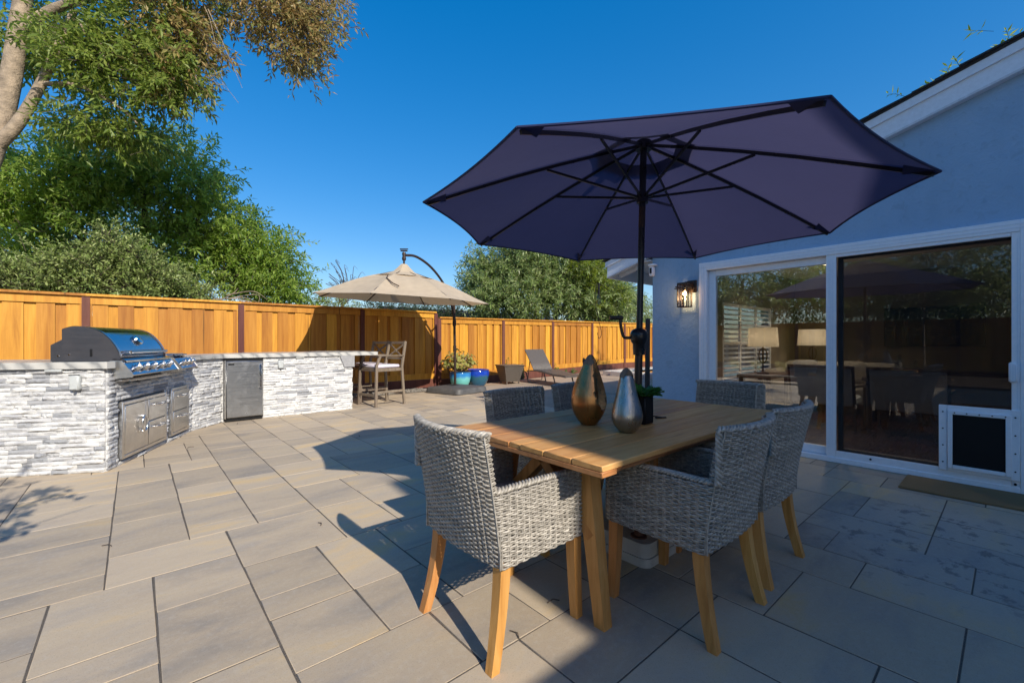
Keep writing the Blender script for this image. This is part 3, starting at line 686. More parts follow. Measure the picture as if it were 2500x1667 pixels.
# security camera under the eave
cm = thing('security_camera', 'small white security camera under the house eave', 'camera', (5.2, 3.12, 2.06))
obj('body', MB().box((5.19, 3.135, 2.11), (0.07, 0.06, 0.13), 0.014), M['white'], cm); obj('lens', MB().box((5.152, 3.132, 2.115), (0.006, 0.03, 0.075), 0.002), M['black'], cm)
obj('mount', MB().lathe([(0.06, 2.182), (0.06, 2.2), (0.03, 2.21)], 16, (5.2, 3.13, 0)), M['white'], cm)
# ------------------------------------------------------------------ barbecue island
L1 = (-0.198, 5.40); CC = (0.557, 7.11); FANG = math.atan2(CC[1]-L1[1], CC[0]-L1[0])
island = thing('barbecue_island', 'stone clad outdoor kitchen island with grey marble counter', 'kitchen island', (0.5, 6.8, 0))
mb = MB().prism(ISLAND, -0.03, 0.935); obj('core', mb, M['mortar'], island, angle=20)
def rough_stone(seed):
    """split-face ledger stone, unit size: x length, y depth (front at -1), z height"""
    g_ = np.random.default_rng(seed); nx_, nz_ = 6, 3; V = []; F = []
    for j in range(nz_+1):
        for i in range(nx_+1):
            edge = (i in (0, nx_)) or (j in (0, nz_))
            y = -0.72+g_.uniform(-.1, .05) if edge else -1+g_.uniform(-.22, .3)
            V.append((i/nx_-0.5+(0 if i in (0, nx_) else g_.uniform(-.05, .05)), y, j/nz_-0.5+(0 if j in (0, nz_) else g_.uniform(-.1, .1))))
    for j in range(nz_):
        for i in range(nx_):
            a = j*(nx_+1)+i; F += [(a, a+1, a+nx_+2, a+nx_+1)]
    per = [i for i in range(nx_+1)]+[(j+1)*(nx_+1)-1 for j in range(1, nz_+1)]+[nz_*(nx_+1)+i for i in range(nx_-1, -1, -1)]+[j*(nx_+1) for j in range(nz_-1, 0, -1)]
    n0 = len(V); V += [(V[i][0], 0.0, V[i][2]) for i in per]; m = len(per)
    for k in range(m): F.append((per[k], n0+k, n0+(k+1) % m, per[(k+1) % m]))
    b = MB(); b.add(V, F); me = mesh_of('ledger_stone', b, M['stone'], 60); return me
STV = [rough_stone(100+k) for k in range(26)]
stones = []
def veneer(p0, p1, z0, z1, holes, course=0.0385):
    p0, p1 = np.array(p0), np.array(p1); d = p1-p0; L = np.linalg.norm(d); d = d/L; a = math.atan2(d[1], d[0]); nrm = np.array([d[1], -d[0]])
    n = int(round((z1-z0)/course)); ch = (z1-z0)/n
    for r_ in range(n):
        za = z0+r_*ch; s = -rnd.uniform(0, 0.12)
        while s < L:
            w = rnd.choice((0.09, 0.13, 0.16, 0.2, 0.24, 0.29))*rnd.uniform(.85, 1.15); seg = [(max(s, 0), min(s+w, L))]
            for (ha, hb, hz0, hz1) in holes:
                if za+ch*.45 > hz0 and za+ch*.55 < hz1:
                    ns = []
                    for (u, v) in seg:
                        if u < ha: ns.append((u, min(v, ha)))
                        if v > hb: ns.append((max(u, hb), v))
                    seg = ns
            for (u, v) in seg:
                if v-u > 0.012:
                    c = p0+d*(u+v)/2; stones.append((v-u, (c[0], c[1], za+ch/2), a, ch, nrm))
            s += w
veneer((-2.0, 6.386), L1, 0.0, 0.932, [])
veneer(L1, CC, 0.0, 0.932, [(0.165, 1.085, 0.05, 0.612), (1.19, 1.695, 0.055, 0.637), (0.09, 1.07, 0.835, 1.0), (1.11, 1.6, 0.86, 1.0)])
veneer(CC, (0.95, 7.57), 0.0, 0.932, [])
veneer((0.95, 7.57), (2.87, 7.6), 0.0, 0.932, [(0.025, 0.545, -1, 0.925)])
veneer((2.87, 7.6), (2.87, 8.3), 0.0, 0.932, [])
def st_rank(s):
    w, c, a, ch, n_ = s; d = in_view(c); f = -(np.array(c[:2])@n_)
    return w*max(0, f/np.linalg.norm(c[:2]))/(d*d) if d else 0
stones.sort(key=st_rank, reverse=True)
rv, rf, off = [], [], 0
for k, (w, c, a, ch, n_) in enumerate(stones):
    me = STV[rnd.randrange(len(STV))]; dep = rnd.uniform(0.016, 0.036)
    if k < 298:
        o = link('ledger_stone', me, island, False); o.matrix_parent_inverse = wmat(island).inverted()
        o.location = c; o.rotation_euler = (0, 0, a); o.scale = ((w-0.0015)*rnd.choice((1, 1)), dep, ch-0.001)
    else:
        Mt = Matrix.LocRotScale(Vector(c), Matrix.Rotation(a, 3, 'Z').to_euler(), Vector((w-0.0015, dep, ch-0.001)))
        b0 = len(rv); rv += [tuple(Mt @ v.co) for v in me.vertices]; rf += [tuple(b0+i for i in p.vertices) for p in me.polygons]
b = MB(); b.add(rv, rf); o = obj('ledger_stone_field', b, M['stone'], island, angle=60); o['kind'] = 'stuff'
# counter slabs: butt-jointed pieces, outlines in plan
CT0, CT1 = 0.936, 0.996
fd = np.array([math.cos(FANG), math.sin(FANG)]); fn = np.array([fd[1], -fd[0]])
def fp(t, o=0.0): q = np.array(L1)+fd*t+fn*o; return (q[0], q[1])
ld = np.array([-0.877, 0.480]); lnrm = np.array([-0.480, -0.877])
def lp_(t, o=0.0): q = np.array(L1)+ld*t+lnrm*o; return (q[0], q[1])
cor = (L1[0]+0.012, L1[1]-0.075)
def slab(poly): obj('counter_slab', MB().prism(poly, CT0, CT1), M['marble'], island, angle=20)
slab([lp_(0.73, .062), cor, fp(0.02, .06), fp(0.085, .045), fp(0.085, -0.66), lp_(0.73, -0.7)])
slab([lp_(1.55, .062), lp_(0.732, .062), lp_(0.732, -0.7), lp_(1.55, -0.7)])
slab([lp_(2.35, .062), lp_(1.552, .062), lp_(1.552, -0.7), lp_(2.35, -0.7)])
slab([fp(0.087, -0.47), fp(1.6, -0.47), fp(1.6, -0.75), fp(0.087, -0.66)])
slab([fp(1.602, .05), (0.60, 7.06), (0.985, 7.51), (1.35, 7.515), (1.35, 8.32), fp(1.602, -0.75)])
slab([(1.352, 7.515), (2.45, 7.535), (2.45, 8.45), (1.352, 8.45)])
slab([(2.452, 7.535), (2.62, 7.538), (2.62, 8.6), (2.452, 8.6)])
slab([(2.622, 7.538), (3.335, 7.55), (3.335, 8.75), (2.622, 8.75)])
mb = MB()                                               # dark stone corbel that carries the bar overhang
mb.prism([(2.66, 0.934), (2.905, 0.934), (2.905, 0.74), (2.73, 0.74)], 7.54, 7.572, 'y'); obj('corbel', mb, M['mortar'], island)
def strip_light(c, a):
    o = obj('counter_light', MB().box((0, 0, 0), (0.125, 0.035, 0.022), 0.004), M['pale_plastic'], island, False, 'slim bronze counter light tucked under the slab')
    o.matrix_parent_inverse = wmat(island).inverted(); o.location = c; o.rotation_euler = (0, 0, a)
q = lp_(0.36, .045); strip_light((q[0], q[1], 0.922), math.atan2(ld[1], ld[0])); strip_light((0.73, 7.27, 0.922), 0.85); strip_light((2.02, 7.555, 0.922), 0.02)
def outlet(nm, c, a, label):
    o = thing('outlet_cover', label, 'outlet', c, a)
    obj('cover', MB().box((0, -0.03, 0), (0.08, 0.05, 0.135), 0.012), M['pale_plastic'], o, False)
    obj('hinge', MB().tube([(-0.04, -0.045, 0.068), (0.04, -0.045, 0.068)], 0.005, 8), M['grey_plastic'], o, False)
    obj('latch', MB().box((0.0, -0.045, -0.073), (0.02, 0.02, 0.012), 0.003), M['grey_plastic'], o, False)
q = lp_(0.2, .02); outlet('o', (q[0], q[1], 0.815), math.atan2(-ld[1], -ld[0]), 'grey weatherproof outlet cover on the stone wall left of the barbecue')
outlet('o', (1.735, 7.565, 0.825), 0.016, 'grey weatherproof outlet cover on the stone wall right of the fridge')

# ------------------------------------------------------------------ grill (local frame: x along the facet, y into the island, z up)
FL = (L1[0], L1[1], 0)
gr = thing('grill', 'built-in stainless steel barbecue grill with domed hood', 'grill', FL, FANG)
def arc(n=14):
    P = catmull([(0.374, 1.292), (0.29, 1.318), (0.19, 1.312), (0.09, 1.268), (0.015, 1.19), (-0.035, 1.105), (-0.06, 1.025)], 4); return [(float(p[0]), float(p[1])) for p in P]
ar = arc(); x0, x1 = 0.105, 1.02
mb = MB(); V = [(x, y, z) for (y, z) in ar for x in (x0+.012, x1-.012)]; F = [(2*i, 2*i+2, 2*i+3, 2*i+1) for i in range(len(ar)-1)]; mb.add(V, F)
hood = obj('hood', mb, M['hood'], gr, False)
for (xa, xb) in ((x0, x0+0.014), (x1-0.014, x1)):
    poly = ar+[(-0.06, 1.0), (0.374, 1.0)]; obj('hood_side', MB().prism(poly[::-1], xa, xb, 'x'), M['dark_steel'], hood, False)
for xa in (x0-0.001, x1-0.03):
    V = [(x, y*1.0+(-0.004 if i < len(ar) else 0), z+0.004) for i, (y, z) in enumerate(ar) for x in (xa, xa+0.031)]
    obj('hood_trim', MB().add(V, [(2*i, 2*i+2, 2*i+3, 2*i+1) for i in range(len(ar)-1)]), M['steel'], hood, False)
obj('rear_box', MB().prism([(0.374, 1.0), (0.455, 1.0), (0.455, 1.147), (0.374, 1.197)], x0, x1, 'x'), M['dark_steel'], gr, False)
obj('firebox', MB().box(((x0+x1)/2, 0.2, 0.93), (x1-x0-0.02, 0.5, 0.14)), M['dark_steel'], gr, False)
o = obj('hood_handle', MB().tube([(0.2, -0.098, 1.075), (0.93, -0.098, 1.075)], 0.014, 14), M['chrome'], hood, False)
for x in (0.22, 0.91): obj('handle_post', MB().tube([(x, -0.04, 1.075), (x, -0.098, 1.075)], 0.01, 8), M['chrome'], hood, False)
Mg = Matrix.Rotation(R(52), 3, 'X')
obj('gauge', MB().lathe([(0.052, 0.0), (0.056, 0.012), (0.05, 0.024), (0.03, 0.03), (0.001, 0.032)], 24, (0.56, 0.012, 1.19), Mg), M['chrome'], hood, False)
for (y, z) in ((0.32, 1.06), (0.4, 1.05)): obj('rivet', MB().tube([(x0-0.006, y, z), (x0+.01, y, z)], 0.007, 8), M['chrome'], gr, False)
obj('spit_slot', MB().box((x0-0.001, 0.16, 1.075), (0.006, 0.018, 0.07), 0.002), M['black'], gr, False)
obj('front_shelf', MB().prism([(-0.055, 1.024), (-0.11, 1.0), (-0.11, 0.985), (0.0, 0.985), (0.0, 1.02)], x0, x1, 'x'), M['hood'], gr, False)
def control(root, xa, xb, knobs, big):
    obj('control_panel', MB().prism([(-0.1, 0.983), (-0.175, 0.868), (-0.165, 0.855), (-0.02, 0.84), (-0.02, 0.983)], xa, xb, 'x'), M['hood'], root, False)
    for (p, q_) in ((xa-0.006, xa), (xb, xb+0.006)):
        obj('end_cap', MB().prism([(-0.09, 1.0), (-0.184, 0.865), (-0.17, 0.845), (0.0, 0.828), (0.0, 1.0)], p, q_, 'x'), M['steel'], root, False)
    nrm = Vector((0, -0.838, 0.546)); Mk = nrm.to_track_quat('Z', 'Y').to_matrix()
    for x in knobs:
        c = Vector((x, -0.138, 0.925))
        kb = obj('knob', MB().lathe([(0.034*big, 0), (0.034*big, 0.006), (0.024*big, 0.008), (0.022*big, 0.038), (0.019*big, 0.043), (0.001, 0.044)], 20, c, Mk), M['chrome'], root, False)
        obj('knob_bar', MB().box(c+nrm*0.05, (0.014*big, 0.046*big, 0.02), 0.004, Mk), M['chrome'], kb, False)
control(gr, 0.07, 1.04, (0.2, 0.36, 0.52, 0.7, 0.86), 1.15)
obj('drip_tray', MB().box((0.55, -0.03, 0.815), (0.9, 0.1, 0.02), 0.004), M['steel'], gr, False)
obj('tray_handle', MB().tube([(0.15, -0.115, 0.812), (0.95, -0.115, 0.812)], 0.009, 10), M['steel'], gr, False)
sb = thing('side_burner', 'small stainless side burner next to the barbecue grill', 'side burner', FL, FANG)
obj('lid', MB().box((1.35, 0.2, 1.016), (0.46, 0.46, 0.036), 0.01), M['steel'], sb, False)
obj('back_rail', MB().box((1.35, 0.43, 1.045), (0.46, 0.02, 0.06), 0.004), M['steel'], sb, False)
control(sb, 1.125, 1.59, (1.25, 1.36, 1.47), 1.0)
obj('burner_handle', MB().tube([(1.18, -0.075, 1.02), (1.52, -0.075, 1.02)], 0.01, 10), M['chrome'], sb, False)
obj('drip_tray', MB().box((1.36, -0.02, 0.83), (0.42, 0.08, 0.016), 0.003), M['steel'], sb, False)
# cabinet doors and drawers in the stone
def cab(name, label, cat, x0, x1, z0, z1):
    r_ = thing(name, label, cat, FL, FANG)
    frame = MB()
    for (a, b_, c, d) in ((x0, x0+.035, z0, z1), (x1-.035, x1, z0, z1), (x0+.0352, x1-.0352, z1-.035, z1), (x0+.0352, x1-.0352, z0, z0+.035)): frame.box(((a+b_)/2, -0.022, (c+d)/2), (b_-a, 0.05, d-c), 0.004)
    obj('frame', frame, M['steel'], r_, False); obj('cavity', MB().box(((x0+x1)/2, 0.0, (z0+z1)/2), (x1-x0-.04, 0.02, z1-z0-.04)), M['black'], r_, False); return r_
def drawer(r_, x0, x1, z0, z1):
    d = obj('drawer', MB().box(((x0+x1)/2, -0.036, (z0+z1)/2), (x1-x0, 0.03, z1-z0), 0.004), M['steel'], r_, False); xm, zm, w = (x0+x1)/2, z1-(z1-z0)*.3, min(.1, (x1-x0)*.3)
    obj('pull', MB().tube([(xm-w, -0.05, zm), (xm-w*.95, -0.088, zm+.004), (xm-w*.6, -0.097, zm), (xm+w*.6, -0.097, zm), (xm+w*.95, -0.088, zm+.004), (xm+w, -0.05, zm)], 0.011, 10), M['chrome'], d, False)
ac = cab('access_door', 'stainless cabinet with ring handle door under the grill', 'cabinet', 0.173, 1.077, 0.058, 0.605)
dr = obj('door', MB().box((0.403, -0.036, 0.331), (0.386, 0.03, 0.468), 0.004), M['steel'], ac, False)
t_ = [2*math.pi*k/28 for k in range(28)]
obj('ring_handle', MB().tube([(0.53+0.05*math.cos(a), -0.072, 0.34+0.078*math.sin(a)) for a in t_], 0.009, 10, closed=True), M['chrome'], dr, False)
for z in (0.262, 0.418): obj('handle_post', MB().tube([(0.53, -0.05, z), (0.53, -0.075, z)], 0.009, 8), M['chrome'], dr, False)
drawer(ac, 0.662, 1.037, 0.342, 0.567); drawer(ac, 0.662, 1.037, 0.097, 0.336)
obj('mullion', MB().box((0.629, -0.024, 0.331), (0.05, 0.046, 0.47), 0.003), M['steel'], ac, False)
dc = cab('drawer_unit', 'narrow stainless two drawer unit under the side burner', 'drawers', 1.199, 1.687, 0.065, 0.63)
drawer(dc, 1.238, 1.648, 0.352, 0.592); drawer(dc, 1.238, 1.648, 0.104, 0.346)

# ------------------------------------------------------------------ fridge
fg = thing('fridge', 'small stainless undercounter fridge with vertical handle', 'fridge', (1.235, 7.55, 0), 0.016)
obj('cabinet', MB().box((0, 0.14, 0.47), (0.505, 0.3, 0.89), 0.004), M['black'], fg, False)
fdr = obj('door', MB().box((0.004, -0.045, 0.475), (0.475, 0.045, 0.835), 0.012), M['fridge'], fg, False)
obj('toe_grille', MB().box((0, -0.02, 0.03), (0.48, 0.03, 0.045)), M['black'], fg, False)
obj('hinge_strip', MB().box((-0.243, -0.04, 0.475), (0.014, 0.05, 0.85), 0.003), M['steel'], fg, False)
obj('handle', MB().box((0.2, -0.105, 0.66), (0.022, 0.02, 0.36), 0.005), M['chrome'], fdr, False); obj('handle', MB().box((0.222, -0.08, 0.66), (0.01, 0.05, 0.38), 0.003), M['chrome'], fdr, False)
for z in (0.495, 0.825): obj('handle_mount', MB().box((0.205, -0.085, z), (0.03, 0.045, 0.022), 0.004), M['chrome'], fdr, False)
obj('badge', MB().box((-0.17, -0.0695, 0.845), (0.075, 0.005, 0.024), 0.001), M['black'], fdr, False)
obj('lock', MB().lathe([(0.008, 0), (0.008, 0.006), (0.001, 0.007)], 12, (0.02, -0.067, 0.115), Matrix.Rotation(R(90), 3, 'X')), M['chrome'], fdr, False)
# ------------------------------------------------------------------ dining table
TX0, TX1, TY0, TY1, TZ = 1.27, 3.15, 0.965, 1.93, 0.73
tb = thing('dining_table', 'weathered teak dining table with plank top under navy umbrella', 'table', (2.21, 1.447, 0))
ws = [0.15, 0.15, 0.145, 0.072, 0.145, 0.15, 0.15]; y = TY0; sc_ = (TY1-TY0)/sum(ws)
for k, w in enumerate(ws):
    w *= sc_; zt = TZ-0.0005*(k % 2)
    if k == 3:                                          # middle plank in two lengths leaves the umbrella hole
        for (a, b) in ((TX0+.004, 2.18), (2.24, TX1-.004)): obj('plank', MB().box(((a+b)/2, y+w/2, zt-0.0115), (b-a, w-0.003, 0.023), 0.0025), M['teak'], tb)
    else:
        e = rnd.uniform(0, .004); obj('plank', MB().box(((TX0+TX1)/2, y+w/2, zt-0.0115), (TX1-TX0-e, w-0.003, 0.023), 0.003), M['teak'], tb)
    y += w
for x in (TX0+.047, TX1-.047): obj('end_batten', MB().box((x, 1.4475, TZ-0.0345), (0.09, TY1-TY0-0.004, 0.022), 0.003), M['teak'], tb)
for yy in (TY0+.03, TY1-.03): obj('side_batten', MB().prism([(yy-.03 if yy < 1.4 else yy-.02, TZ-.0236), (yy+.02 if yy < 1.4 else yy+.03, TZ-.0236), (yy+.02 if yy < 1.4 else yy+.008, TZ-.046), (yy-.008 if yy < 1.4 else yy-.02, TZ-.046)], TX0+.093, TX1-.093, 'x'), M['teak'], tb)
for x in (1.465, 2.955):
    for (s, yc) in ((-1, 1.13), (1, 1.765)):
        V = []
        for t_ in (0, .35, 1):
            z = .68*(1-t_); yy = yc-s*.07*(1-t_)+.02*t_*s; h, w = .04-.014*t_, .034-.008*t_
            V += [(x-w, yy-h, z), (x+w, yy-h, z), (x+w, yy+h, z), (x-w, yy+h, z)]
        F = [(3, 2, 1, 0), (8, 9, 10, 11)]+[(4*k+i, 4*k+(i+1) % 4, 4*k+4+(i+1) % 4, 4*k+4+i) for k in range(2) for i in range(4)]
        obj('leg', MB().add(V, F), M['teak_leg'], tb)
        obj('brace', MB().beam((x, yc-s*0.02, 0.36), (x, 1.4475-s*0.03, 0.668), 0.05, 0.062, 0.003, up=(1, 0, 0)), M['teak_leg'], tb)
    obj('cross_rail', MB().box((x, 1.4475, 0.667), (0.07, 0.8, 0.035), 0.003), M['teak_leg'], tb)
for yy in (1.36, 1.535): obj('long_rail', MB().box((2.21, yy, 0.645), (1.42, 0.04, 0.07), 0.003), M['teak_leg'], tb)

# ------------------------------------------------------------------ woven dining chair (local: faces +x, back feet on x = 0)
ZB, ZA, ZT = 0.362, 0.632, 0.852
def xback(z): return 0.032-0.075*(max(0, z-ZB)/0.49)**1.25
def bow(z): return 0.018+0.042*max(0, min(1, (z-ZB)/0.49))
HW, XF, TK = 0.256, 0.5, 0.042
def back_line(z, inset, n=15):
    """from +y to -y along the bowed back; inset moves it forward"""
    h = HW-inset*0.9; out = []
    for k in range(n):
        t = -1+2*k/(n-1); out.append((xback(z)-bow(z)*(1-t*t)+inset, -t*h))
    return out
def ring(z):
    if z < 0.455:                                       # closed skirt all round
        p = [(XF, HW*.98), (0.35, HW), (0.2, HW)]+back_line(z, 0)+[(0.2, -HW), (0.35, -HW), (XF, -HW*.98), (XF+.006, -.1), (XF+.006, .1)]
    elif z < ZA:                                        # arms and back, doubled
        p = [(XF, HW*.98), (0.35, HW), (0.2, HW)]+back_line(z, 0)+[(0.2, -HW), (0.35, -HW), (XF, -HW*.98), (XF, -HW+TK), (0.35, -HW+TK), (0.2, -HW+TK)]
        p += [(x, yy) for (x, yy) in back_line(z, TK)[::-1]][1:-1]+[(0.2, HW-TK), (0.35, HW-TK), (XF, HW-TK)]
    else: p = back_line(z, 0)+back_line(z, TK*.8)[::-1]
    return p
def resample(p, step):
    P = np.array(p+[p[0]], float)
    for _ in range(2):                                  # round the corners a little
        Q = [];
        for a, b in zip(P[:-1], P[1:]):
            l = np.linalg.norm(b-a); c = min(0.25, 0.012/max(l, 1e-6)); Q += [a+(b-a)*c, b-(b-a)*c]
        P = np.array(Q+[Q[0]])
    s = np.concatenate([[0], np.cumsum(np.linalg.norm(np.diff(P, axis=0), axis=1))]); L = s[-1]; n = int(L/step); n -= n % 8
    u = np.linspace(0, L, n, endpoint=False); return np.stack([np.interp(u, s, P[:, i]) for i in (0, 1)], 1)
def wicker_mesh():
    """horizontal strands over and under the stakes; the wave is counted from the middle of the back so that columns line up"""
    V, F = [], []; base = 0; wave = 0.052; step = wave/8; rows = np.arange(ZB, ZT-0.004, 0.0088)
    for r_, z in enumerate(rows):
        p = ring(z); P0 = resample(p, 0.002); mid = int(np.argmin(np.abs(P0[:, 1])+(P0[:, 0] > xback(z)-bow(z)*.55)*9)); P0 = np.roll(P0, -mid, 0)
        Q = np.concatenate([P0, P0[:1]]); s = np.concatenate([[0], np.cumsum(np.linalg.norm(np.diff(Q, axis=0), axis=1))]); L = s[-1]; half = L/2
        n = int(L/step); u = (np.arange(n)-n//2)*step; P = np.stack([np.interp(u % L, s, Q[:, i]) for i in (0, 1)], 1)
        T = np.roll(P, -1, 0)-np.roll(P, 1, 0); T /= np.linalg.norm(T, axis=1)[:, None]+1e-9; N = np.stack([T[:, 1], -T[:, 0]], 1)
        c = np.cos(2*np.pi*(u/wave+0.5*(r_ % 2))); wv = 0.0032*np.sign(c)*np.abs(c)**.7
        jit = 0.0006*nrg.normal(size=n)
        for (dn, dz) in [(0.0036, 0.0), (0.0, 0.0046), (-0.0036, 0.0), (0.0, -0.0046)]:
            q = P+N*(wv+dn)[:, None]; V.append(np.column_stack([q, np.full(n, z)+dz+jit]))
        idx = np.arange(n); nxt = (idx+1) % n
        for k in range(4):
            l = (k+1) % 4; F.append(np.column_stack([base+k*n+idx, base+k*n+nxt, base+l*n+nxt, base+l*n+idx]))
        base += 4*n
    return np.concatenate(V), np.concatenate(F)
WV, WF = wicker_mesh()
wick_me = mesh_np('woven_shell', WV, WF, M['wicker'])
def stakes_mesh():
    mb = MB()
    P = resample(ring(0.5), 0.034); 
    for (x, yy) in P:
        if x < 0.15 and abs(yy) < HW-0.02: continue
        for o_ in (-.004, .004):
            dx, dy = (o_, 0) if abs(yy) > HW-TK-0.01 else (0, o_)
            mb.box((x+dx, yy+dy, (ZB+ZA)/2), (0.005, 0.005, ZA-ZB))
    for inset in (0.0, TK*.8):
        for t in np.linspace(-0.97, 0.97, 16):
            for o_ in (-.012, .012):
                pts = [(xback(z)-bow(z)*(1-t*t)+inset, (t+o_)*(HW-inset*.9), z) for z in np.linspace(ZB, ZT-.005, 6)]; mb.tube(pts, 0.003, 4)
    for yy in np.linspace(-.23, .23, 14): mb.box((XF+.004, yy, 0.41), (0.005, 0.006, 0.095))
    return mesh_of('stakes', mb, M['wicker'])
stake_me = stakes_mesh()
def braid(pts, r=0.0068, off=0.0085, pitch=0.05):
    P = np.array(pts, float); s = np.concatenate([[0], np.cumsum(np.linalg.norm(np.diff(P, axis=0), axis=1))]); n = int(s[-1]/0.006)
    u = np.linspace(0, s[-1], n); Q = np.stack([np.interp(u, s, P[:, i]) for i in range(3)], 1); T = np.gradient(Q, axis=0); T /= np.linalg.norm(T, axis=1)[:, None]
    B = np.cross(T, (0, 0, 1.)); B /= np.linalg.norm(B, axis=1)[:, None]+1e-9; U = np.cross(B, T); mb = MB()
    for k in range(3):
        a = 2*np.pi*(u/pitch+k/3); mb.tube(Q+B*(1.5*off*np.cos(a))[:, None]+U*(off*.8*np.sin(a))[:, None], r, 6)
    return mb
rim = MB()
bt = [(x+TK*.38, yy, ZT) for (x, yy) in back_line(ZT, 0, 21)]; rim.v, rim.f = [], []
b1 = braid([(bt[0][0]+.004, bt[0][1], ZA+.01)]+[(bt[0][0]+.02-.02*t, bt[0][1]-0.004, ZA+(ZT-ZA)*t) for t in (0.3, .6, .9)][:0]+bt); rim.add(b1.v, b1.f)
for s in (-1, 1):
    b1 = braid([(xback(ZA)+.01, s*(HW-TK/2), ZA+.006), (0.2, s*(HW-TK/2), ZA+.008), (0.4, s*(HW-TK/2), ZA+.004), (XF-.01, s*(HW-TK/2), ZA-.006), (XF+.004, s*(HW-TK/2), ZA-.03)]); rim.add(b1.v, b1.f)
rim_me = mesh_of('rim_braid', rim, M['wicker'], 80)
def sabre(x0, x1, y0, y1, curve):
    """square leg from z = 0.40 to the floor"""
    mb = MB(); n = 9; V = []
    for k in range(n):
        t = k/(n-1); z = 0.40*(1-t); x = x0+(x1-x0)*t**curve; yy = y0+(y1-y0)*t**curve; h = 0.0245-0.006*t
        V += [(x-h, yy-h, z), (x+h, yy-h, z), (x+h, yy+h, z), (x-h, yy+h, z)]
    F = [(3, 2, 1, 0), tuple(4*(n-1)+i for i in range(4))]
    for k in range(n-1):
        for i in range(4): F.append((4*k+i, 4*k+(i+1) % 4, 4*k+4+(i+1) % 4, 4*k+4+i))
    return mesh_of('leg', mb.add(V, F), M['teak_leg'], 40)
legs_me = [sabre(0.066, 0.0, s*0.214, s*0.238, 1.7) for s in (-1, 1)]+[sabre(0.462, 0.474, s*0.215, s*0.222, 1.5) for s in (-1, 1)]
mb = MB(); mb.box((0.27, 0, 0.455), (0.42, 0.415, 0.07), 0.022); cush_me = mesh_of('seat_cushion', mb, M['cushion'])
mb = MB(); mb.box((0.26, 0, 0.395), (0.44, 0.44, 0.045)); seat_me = mesh_of('seat_frame', mb, M['dark_timber'])
CH_G = 'woven dining chairs around the teak table'
def chair(loc, rz, label):
    c = thing('dining_chair', label, 'chair', loc, rz, CH_G)
    for nm, me in (('woven_shell', wick_me), ('stakes', stake_me), ('rim_braid', rim_me), ('seat_cushion', cush_me), ('seat_frame', seat_me)): link(nm, me, c, False)
    for me in legs_me: link('leg', me, c, False)
    return c
chair((0.962, 1.452, 0), 0.0, 'sunlit grey woven armchair at the near end of the teak table')
chair((1.903, 0.742, 0), R(90), 'grey woven armchair nearest the viewer on the house side of the table')
chair((2.528, 0.762, 0), R(90), 'grey woven armchair on the house side farther from the viewer')
chair((1.935, 2.165, 0), R(-90), 'dark shaded woven armchair across the table behind the copper vase, nearer one')
chair((2.56, 2.165, 0), R(-91), 'dark shaded woven armchair mostly hidden behind the copper vase')
chair((3.52, 1.475, 0), R(180), 'grey woven armchair at the far end of the teak table')

# ------------------------------------------------------------------ navy umbrella
nu = thing('patio_umbrella', 'open navy market umbrella standing through the teak table', 'umbrella', (2.215, 1.447, 0))
HUB = np.array([2.305, 1.447, 2.375]); RR, DROP = 1.285, 0.462
phs = [R(143.5)-k*math.pi/4*0+k*math.pi/4 for k in range(8)]
TIPZ = [1.95, 1.95, 1.928, 1.899, 1.879, 1.879, 1.90, 1.93]
def octa_tips():
    raw = [(1.23, 2.145), (1.061, 1.16), (1.636, 0.345), (2.62, 0.175), (3.436, 0.752), (3.605, 1.736), (3.03, 2.552), (2.046, 2.721)]
    return [np.array([HUB[0]+(x-2.347)*.984, HUB[1]+(y-1.446)*.984, z]) for (x, y), z in zip(raw, TIPZ)]
TIPS = octa_tips()
def rib_pt(k, s): return HUB+(TIPS[k % 8]-HUB)*s+np.array([0, 0, 0.02*math.sin(math.pi*s)])
def canopy(tips_fn, n_rib, s0, s1, ns, nt, scallop, sag, lift=0.0):
    V, F = [], []
    for k in range(n_rib):
        b = len(V)
        for i in range(ns+1):
            s = s0+(s1-s0)*i/ns; a, c = tips_fn(k, s), tips_fn((k+1) % n_rib, s); ctr = tips_fn(k, 0)
            for j in range(nt+1):
                t = j/nt; p = a+(c-a)*t; w = 4*t*(1-t)
                p = p+(ctr-p)*(scallop*w*(s/s1)**3)*np.array([1, 1, 0.6])-np.array([0, 0, sag*w*math.sin(math.pi*min(1, s*.9))])+np.array([0, 0, lift]); V.append(tuple(p))
        for i in range(ns):
            for j in range(nt):
                q = b+i*(nt+1)+j; F.append((q, q+1, q+nt+2, q+nt+1))
    return V, F
V, F = canopy(rib_pt, 8, 0.15, 1.0, 12, 10, 0.026, 0.008)
obj('canopy', MB().add(V, F), M['navy'], nu, angle=26)
V, F = canopy(rib_pt, 8, 0.0, 0.24, 5, 6, 0.03, 0.008, 0.016); obj('vent_cap', MB().add(V, F), M['navy'], nu, angle=26)
for k in range(8):                                      # stitched hem along each panel's rim
    hem = []
    for t_ in np.linspace(0, 1, 11):
        a, c = rib_pt(k, 1.0), rib_pt(k+1, 1.0); p = a+(c-a)*t_; w = 4*t_*(1-t_); hem.append(p+(rib_pt(k, 0)-p)*(.026*w)*np.array([1, 1, .6]))
    obj('hem', MB().tube(hem, 0.006, 6), M['navy'], nu)
base_pt = np.array([2.208, 1.447, 0.03])
def pole_at(z): return base_pt+(HUB-base_pt)*((z-0.03)/(HUB[2]-0.03))
RUN = pole_at(2.035)
